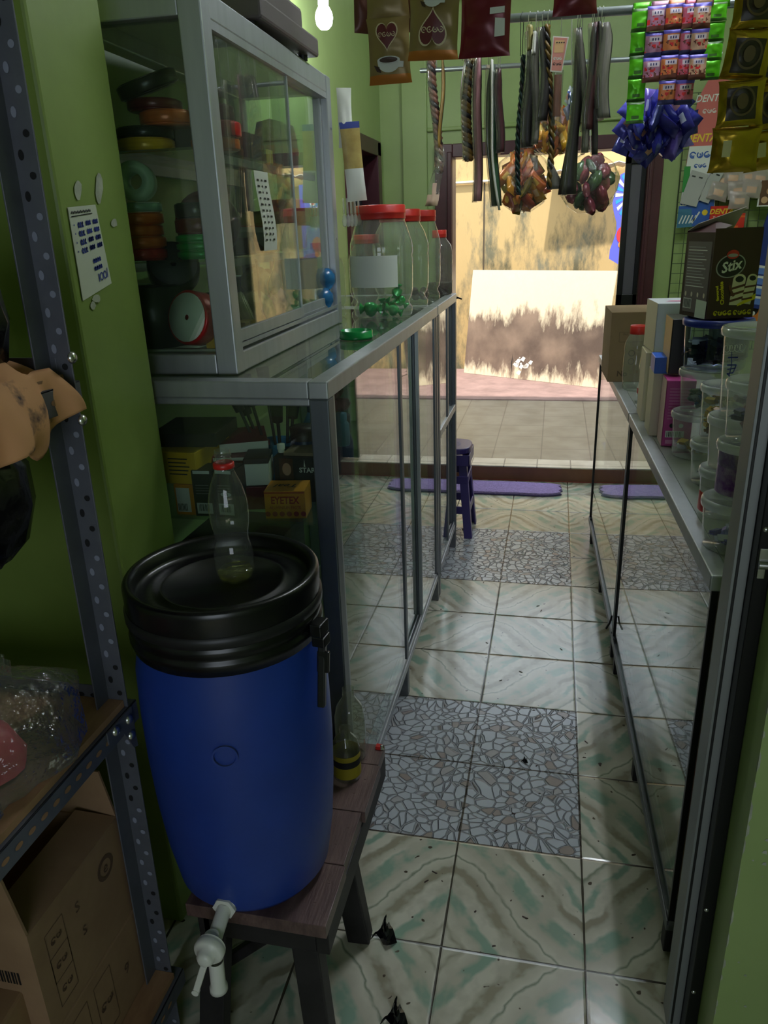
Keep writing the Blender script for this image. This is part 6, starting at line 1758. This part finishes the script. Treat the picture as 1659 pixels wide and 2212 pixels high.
q = MB(SLV, HB['brown']); q.pouch(.034, .155, .014, T(-.004, .002, -.09), 0, lambda u, v: 1 if .15 < u < .85 and .2 < v < .9 else 0, seed=6); q.build('sleeve', pcp)
st_ = MB(STR); st_.tube([(0, 0, 0), (0, .01, .06), (0, 0, rodpt(1212, RA1, RB1).z - A_.z + .013)], .0012, 5); st_.build('string', pcp)
hpack('wide bunch of dark hair strands spreading towards the ground beside the berry bag', 1250, 62, 1226, 420, 22, 'black', 1, tail=6)
hpack('second dark strand of the spreading bunch hanging straighter', 1255, 66, 1262, 330, 15, 'grey', 1, sleeve=True)
hpack('red brown curled hair pack in a clear sleeve right of the dark bunch', 1282, 50, 1270, 280, 26, 'maroon', 1, card=None)
hpack('dark strand beneath the red brown pack', 1285, 60, 1278, 335, 14, 'black', 1, sleeve=False)
hpack('fine dark hair pack with pale string loops nearest the green sachets', 1302, 50, 1300, 255, 28, 'grey', 1)
hpack('black strand hanging close beside the fine dark pack', 1294, 48, 1290, 235, 14, 'black', 1, sleeve=False)

# ------------------------------------------------------------------ candy bags
def candy_bag(label, x, y, Y, rx, ry, n, cols, size, seed, film=True, rodn=2, name='candy_bag', shape='bean', patch=('#c3c8dc', '#b98a78')):
    c = at(x, y, Y); k = Y * .93 / FOC
    t = thing(name, label, 'sweets bag', c)
    random.seed(seed)
    RX_, RZ_ = rx * k, ry * k
    for i in range(n):
        g = i * 2.39996; zf = 1 - 2 * (i + .5) / n; rr = math.sqrt(1 - zf * zf) * (1.0, .55, .9)[i % 3]
        p = Vector((RX_ * .72 * rr * math.cos(g), RX_ * .5 * rr * math.sin(g), RZ_ * .74 * zf))
        m_ = mat('candy_' + cols[i % len(cols)].strip('#'), cols[i % len(cols)], .22, .15, var=.3, scale=50)
        q = MB(m_)
        s_ = size * random.uniform(.85, 1.15)
        M_ = T(*p) @ RZ(math.degrees(g)) @ RY(random.uniform(-50, 50)) @ RX(random.uniform(-40, 40))
        if shape == 'bean':
            q.lathe([(0, -s_ * 1.15), (s_ * .35, -s_ * 1.0), (s_ * .72, -s_ * .5), (s_ * .78, 0), (s_ * .7, s_ * .55), (s_ * .3, s_), (0, s_ * 1.15)], 18, M_ @ Matrix.Diagonal((1, .62, 1, 1)), 0, True, lambda a, z: 1 + .09 * math.sin(4 * a + z * 60 + i) + .05 * math.sin(9 * a - z * 110))
        else:
            pc = patch[i % len(patch)]; q.mats.append(mat('pack_patch_' + pc.strip('#'), pc, .3, .1))
            q.pouch(s_ * 1.5, s_ * 2.8, s_ * .8, M_ @ T(0, 0, s_ * 1.4), 0, lambda u, v: 1 if .25 < u < .75 and (.3 < v < .62) and i % 4 != 3 else 0, 7, 9, seed=i)
        q.build('wrapped_candy', t)
    if film:
        f = MB(FILM)
        f.lathe([(0, -1.02), (.35, -.98), (.75, -.72), (.98, -.25), (1, .2), (.82, .65), (.45, .93), (.12, 1.12), (.05, 1.3), (.1, 1.45)], 30, Matrix.Diagonal((RX_, RX_ * .78, RZ_, 1)), 0, True, lambda a, z: 1 + .05 * math.sin(5 * a + z * 6) + .035 * math.sin(13 * a - z * 9))
        f.build('bag_film', t)
    A, B = (RA1, RB1) if rodn == 1 else (RA2, RB2)
    rp = rodpt(x, A, B) - c
    s_ = MB(STR); s_.tube([(0, 0, RZ_ * 1.0), (rp.x * .5, rp.y * .5, rp.z * .6), (rp.x, rp.y, rp.z + .01)], .0015, 5); s_.build('string', t)
    return t
candy_bag('round clear bag of orange and brown toffees before the yard wall', 1129, 392, 3.46, 58, 60, 36, ['#c9641e', '#a83f1c', '#c98a1e', '#8a3a1c', '#d87a2a', '#6a5a1e'], .031, 3, shape='pack', patch=('#d8a84a', '#b8502a', '#d9b48a'))
candy_bag('smaller bag of amber toffees behind the hair packs', 1196, 282, 3.44, 44, 48, 26, ['#c98a1e', '#a85a1c', '#d8a02a', '#8a4a2a'], .027, 4, shape='pack', patch=('#d8b85a', '#c98a9a'))
candy_bag('clear bag of berry red and dark green sweets near the door leaf', 1272, 398, 3.42, 60, 56, 24, ['#7a2a3c', '#8c3a4a', '#2f4a2a', '#6e2438', '#3c5a34', '#7c3040'], .036, 5)
candy_bag('small white and blue sachet bunch between the dark strands', 1234, 225, 3.0, 15, 40, 6, ['#5a6fc0', '#c8cce0', '#2f3f80'], .02, 8, film=False, rodn=1, shape='pack')
candy_bag('big bunch of shiny blue wrapped chocolates under the sachet strips', 1420, 272, 2.86, 90, 60, 44, ['#4448b4', '#34389a', '#5c5cd0', '#34348c', '#6a58b8'], .034, 6, film=False, rodn=1, name='chocolate_bunch', shape='pack')
random.seed(11)
# ------------------------------------------------------------------ sachet strips on the thick rod
GS = mat('lime_foil', '#5fc31f', .28, .3, var=.35, scale=30, dark='#2c6a12'); GS2 = mat('lime_foil_print', '#2f5c18', .4)
def strip(label, x, cols, n, y0, y1, wpx, drift, deco, group='sachet strips on the thick rod', dY=0, mats=()):
    rp = rodpt(x, RA1, RB1); Y = rp.y - .018 + dY
    k = Y * .93 / FOC
    t = thing('sachet_strip', label, 'sachets', (rp.x, Y, rp.z), group=group)
    lp = MB(cols[0]); lp.etube([(0, .03, -.01), (0, .022, .012), (0, .01, .016), (0, .002, .012), (0, 0, -.012)][::-1], wpx * k * .46, .0012, 8); lp.build('loop', t)
    hh = (at(x, y0, Y).z - at(x, y1, Y).z) / n
    for i in range(n):
        q = MB(cols[i % len(cols)], *mats)
        z = at(x, y0, Y).z - rp.z - i * hh
        M_ = T(at(x + drift * i, y0 + i * (y1 - y0) / n, Y).x - rp.x, -.002 * i, z) @ RX((-5, 4, -3, 5)[i % 4])
        q.pouch(wpx * k, hh, .012, M_, 0, (lambda u, v: deco(u, v, i)) if deco else None, 14, 20, seed=i + x * .1)
        q.build('sachet', t)
    return t
def dgreen(u, v, i): return 1 if v < .14 or (v > .86 and i % 2 == 0) or (.3 < u < .7 and .2 < v < .35) else 0
strip('lime green foil strip of five sachets left of the purple topped columns', 1386, [GS], 5, 18, 268, 35, -3.2, dgreen, mats=(GS2,))
PT = mat('purple_band', '#5a4fb0', .35, .2); LG = mat('light_print', '#c9b8c4', .4); BRF = mat('brown_band', '#5c2a22', .4); RDT = mat('cherry_dot', '#c8202c', .4); NVY = mat('navy_band', '#23245c', .4)
def dcol(u, v, i):
    if v > .87: return 1
    if v < .2: return 3 if i % 2 == 0 else 5
    if noise.noise(Vector((u * 6 + i * 3.1, v * 8, i * 1.7))) > .32 and v < .62: return 3
    if noise.noise(Vector((u * 7 + i * 1.3, v * 9, 5 + i))) > .36 and v < .6: return 4
    if .66 < v < .76 and .3 < u < .75 and int(u * 14) % 2: return 5
    if .62 < v < .80 and .2 < u < .85: return 2
    if .38 < v < .5 and .35 < u < .6: return 4
    return 0
PRINT = (PT, LG, BRF, RDT, NVY)
PKM = mat('mauve_sachet', '#b07a9a', .35, .15, var=.3, scale=40); ORM = mat('orange_sachet', '#cf7a4a', .35, .15, var=.25, scale=40); PIM = mat('pink_sachet', '#c8607c', .35, .15, var=.25, scale=40); PCH = mat('peach_sachet', '#cfa28c', .35, .15, var=.3, scale=40)
strip('mauve sachet strip of three with cherry dots beside the lime strip', 1421, [PKM], 3, 12, 178, 37, -5, dcol, mats=PRINT)
strip('orange sachet strip of four beside the mauve one', 1460, [ORM], 4, 8, 225, 35, -5.5, dcol, mats=PRINT)
strip('rose pink sachet strip of four beside the orange one', 1497, [PIM], 4, 6, 225, 35, -5.5, dcol, mats=PRINT)
strip('peach sachet strip of three overlapping the rose pink one', 1519, [PCH], 3, 6, 172, 33, -5, dcol, dY=-.016, mats=PRINT)
strip('shorter lime green foil strip right of the peach sachets', 1552, [GS], 4, 4, 172, 35, -5, dgreen, mats=(GS2,))
# ------------------------------------------------------------------ coffee packs hanging close to the camera
hl = MB(mat('hang_wire', '#8a8a80', .5, .4)); hl.cyl((-.62, 1.90, 2.135), (.62, 1.72, 2.115), .003, 8); hl.cyl((-.6, 1.9, 2.135), (-.6, 1.9, 2.9), .002, 6); hl.cyl((.6, 1.73, 2.115), (.6, 1.73, 2.9), .002, 6)
tag(hl.build('hanging_wire'), 'thin wire strung across the aisle above the coffee packs', 'wire')
OLV = mat('olive_pack_foil', '#8a7648', .38, .2, var=.25, scale=14, dark='#6a5a38'); ORF = mat('orange_foil_band', '#b5702a', .35, .25); MRF = mat('maroon_foil', '#6e1a28', .32, .2, var=.2, scale=10); HRT = mat('heart_maroon', '#5e2026', .4); PALE = mat('pale_outline', '#cbbf9a', .5)
CUPW = mat('cup_white', '#c9ccca', .5); COF = mat('coffee_dark', '#3a241a', .5)
def flatmat(o_x, o_y, o_z, yaw=0): return T(o_x, o_y, o_z) @ RZ(yaw)
def coffee(label, x, y0, y1, wpx, Y, yaw, tilt, base, art, chain=True):
    k = Y * .93 / FOC
    a = at(x, y0, Y); b_ = at(x, y1, Y); H_ = a.z - b_.z; W_ = wpx * k
    t = thing('coffee_pack', label, 'coffee pack', a, rot=(0, R(tilt), R(yaw)), group='coffee packs hanging over the aisle')
    q = MB(base, ORF); q.pouch(W_, H_, .03, I4, 0, (lambda u, v: 1 if v < .14 and base is OLV else 0), 14, 22, seed=x * .07); q.build('pouch', t)
    if art:
        g = MB(HRT, PALE, CUPW, COF); art(g, W_, H_); g.build('print', t)
    if chain:
        q = MB(base); q.pouch(W_, H_, .02, T(0, .004, H_ - .004), 0, None, 10, 14, seed=x * .03); q.build('pouch_above', t)
    return t
def surf(g, f, W_, H_, pts, m, lift=.0172):
    """Print patch that follows the bulge of the pack face."""
    P_ = []
    for (x, z) in pts:
        u, v = x / W_ + .5, 1 + z / H_
        aa, bb = 2 * u - 1, 2 * v - 1
        bul = max(0, 1 - aa * aa) ** .6 * max(0, 1 - abs(bb) ** 5) ** .8
        P_.append(Vector((x, -(.0024 + .0158 * bul * 1.28) - f * .0007, z)))
    g.face(P_, m)
def heart(g, W_, H_, cx, cz, s, up=True):
    def hp(sc, n=40):
        o = []
        for i in range(n):
            a = 2 * math.pi * i / n
            X_ = 16 * math.sin(a) ** 3 / 17; Y_ = (13 * math.cos(a) - 5 * math.cos(2 * a) - 2 * math.cos(3 * a) - math.cos(4 * a)) / 15
            o.append((cx + s * sc * X_, cz + s * sc * 1.15 * (Y_ if up else -Y_)))
        return o
    c_ = (cx, cz)
    for sc, m_, f_ in ((1.12, 1, 1), (1.0, 0, 2)):
        pts = hp(sc)
        for i in range(len(pts)):
            surf(g, f_, W_, H_, [c_, pts[i], pts[(i + 1) % len(pts)]], m_)
    for i in range(4):
        ccx = cx + (i - 1.5) * s * .42
        for j in range(14):
            a, b_ = j * .42 + i, (j + 1) * .42 + i
            r1, r2 = s * .20, s * .14
            if j < 12: surf(g, 3, W_, H_, [(ccx + r1 * math.cos(a), cz + r1 * math.sin(a)), (ccx + r1 * math.cos(b_), cz + r1 * math.sin(b_)), (ccx + r2 * math.cos(b_), cz + r2 * math.sin(b_)), (ccx + r2 * math.cos(a), cz + r2 * math.sin(a))], 1)
        surf(g, 3, W_, H_, [(ccx - s * .05, cz - s * .02), (ccx + s * .06, cz - s * .06), (ccx + s * .02, cz + s * .06)], 1)
def cupart(g, W_, H_, cz, sc=1.0):
    el = lambda cx, c, rx, rz_, n=20: [(cx + rx * math.cos(2 * math.pi * i / n), c + rz_ * math.sin(2 * math.pi * i / n)) for i in range(n)]
    s = W_ * .26 * sc
    bowl = [(-s, cz)] + [(-s * math.cos(math.pi * i / 10), cz - s * .95 * math.sin(math.pi * i / 10) ** .8) for i in range(1, 10)] + [(s, cz)]
    surf(g, 1, W_, H_, bowl, 2); surf(g, 2, W_, H_, el(0, cz, s, s * .3), 2); surf(g, 3, W_, H_, el(0, cz, s * .8, s * .22), 3)
    surf(g, 1, W_, H_, [(-s * 1.35, cz - s * .3), (-s * .8, cz - s * .5), (-s * .7, cz - s * .95), (-s * 1.1, cz - s * .8)], 3)
    surf(g, 1, W_, H_, [(s * .85, cz - s * .1), (s * 1.3, cz - s * .15), (s * 1.25, cz - s * .6), (s * .8, cz - s * .6)], 2)
coffee('olive coffee pack with a small heart and a coffee cup, hanging lowest', 838, 38, 182, 90, 1.92, 4, -1, OLV, lambda g, W_, H_: (heart(g, W_, H_, -.002, -H_ * .28, W_ * .24), cupart(g, W_, H_, -H_ * .66)))
coffee('olive coffee pack with a large pointed heart emblem', 940, -18, 130, 106, 1.86, -4, 3, OLV, lambda g, W_, H_: (heart(g, W_, H_, .002, -H_ * .58, W_ * .26, False), cupart(g, W_, H_, -H_ * .10, .7)))
def backprint(g, W_, H_):
    surf(g, 1, W_, H_, [(W_ * .12, -H_ * .42), (W_ * .38, -H_ * .40), (W_ * .38, -H_ * .31), (W_ * .12, -H_ * .33)], 2)
    surf(g, 1, W_, H_, [(W_ * .22, -H_ * .74), (W_ * .40, -H_ * .72), (W_ * .39, -H_ * .48), (W_ * .22, -H_ * .47)], 2)
MR2 = coffee('maroon pack back with grey barcode panels', 1052, -28, 124, 106, 1.86, -8, 2, MRF, backprint)
coffee('plain maroon pack higher up over the thick rod', 1246, -112, 33, 86, 2.05, 6, -1, MRF, None)
coffee('brown maroon pack half hidden behind the lowest olive one', 793, -70, 75, 70, 2.0, 40, 0, mat('brown_foil', '#5a332a', .35, .2), None)
coffee('narrow brown pack side between the two olive packs', 890, -60, 72, 30, 1.98, 60, 0, mat('brown_foil', '#5a332a', .35, .2), None)
# golden coffee sachets at the right
GLD = mat('gold_foil', '#a88a24', .22, .75, var=.2, scale=18, dark='#6a5210'); DBR = mat('dark_coffee_print', '#2a1c12', .35); EMB = mat('emblem_brown', '#5a4426', .4)
def gold_strip(label, pts, wpx, Y, seedo):
    k = Y * .93 / FOC
    a = at(*pts[0], Y)
    t = thing('gold_sachet_strip', label, 'sachets', a, group='gold sachet strips')
    for i in range(len(pts) - 1):
        p, p2 = at(*pts[i], Y) - a, at(*pts[i + 1], Y) - a
        H_ = (p - p2).length; tl = math.degrees(math.atan2(p.x - p2.x, p.z - p2.z))
        M_ = T(*p) @ RY(tl) @ RX((-6, 5, -4, 7)[i % 4])
        last = i == len(pts) - 2
        q = MB(GLD, DBR); q.pouch(wpx * k * (1.08 if last else 1), H_, .022, M_, 0, (lambda u, v: 1 if (not last and .16 < u < .84 and .14 < v < .80) else 0), 12, 16, seed=i + seedo)
        o = q.build('sachet', t)
        e = MB(EMB, PALE)
        Me = M_ @ face_cam((0, -.0185, -H_ * .5))
        if last: e.rect(-wpx * k * .30, -H_ * .14, -wpx * k * .12, H_ * .22, Me, 1)
        else:
            e.disc(wpx * k * .26, Me, 0, 24, wpx * k * .30, r_in=wpx * k * .22)
            e.disc(wpx * k * .12, Me, 0, 16, wpx * k * .16); 
        e.build('emblem', o)
    return t
gold_strip('strip of four golden coffee sachets nearest the camera at the door post', [(1642, -45), (1628, 62), (1604, 172), (1594, 274), (1582, 372)], 86, 1.74, 1)
gold_strip('second golden coffee sachet strip half outside the view', [(1684, -30), (1676, 75), (1668, 180), (1664, 280), (1662, 366)], 84, 1.80, 5)
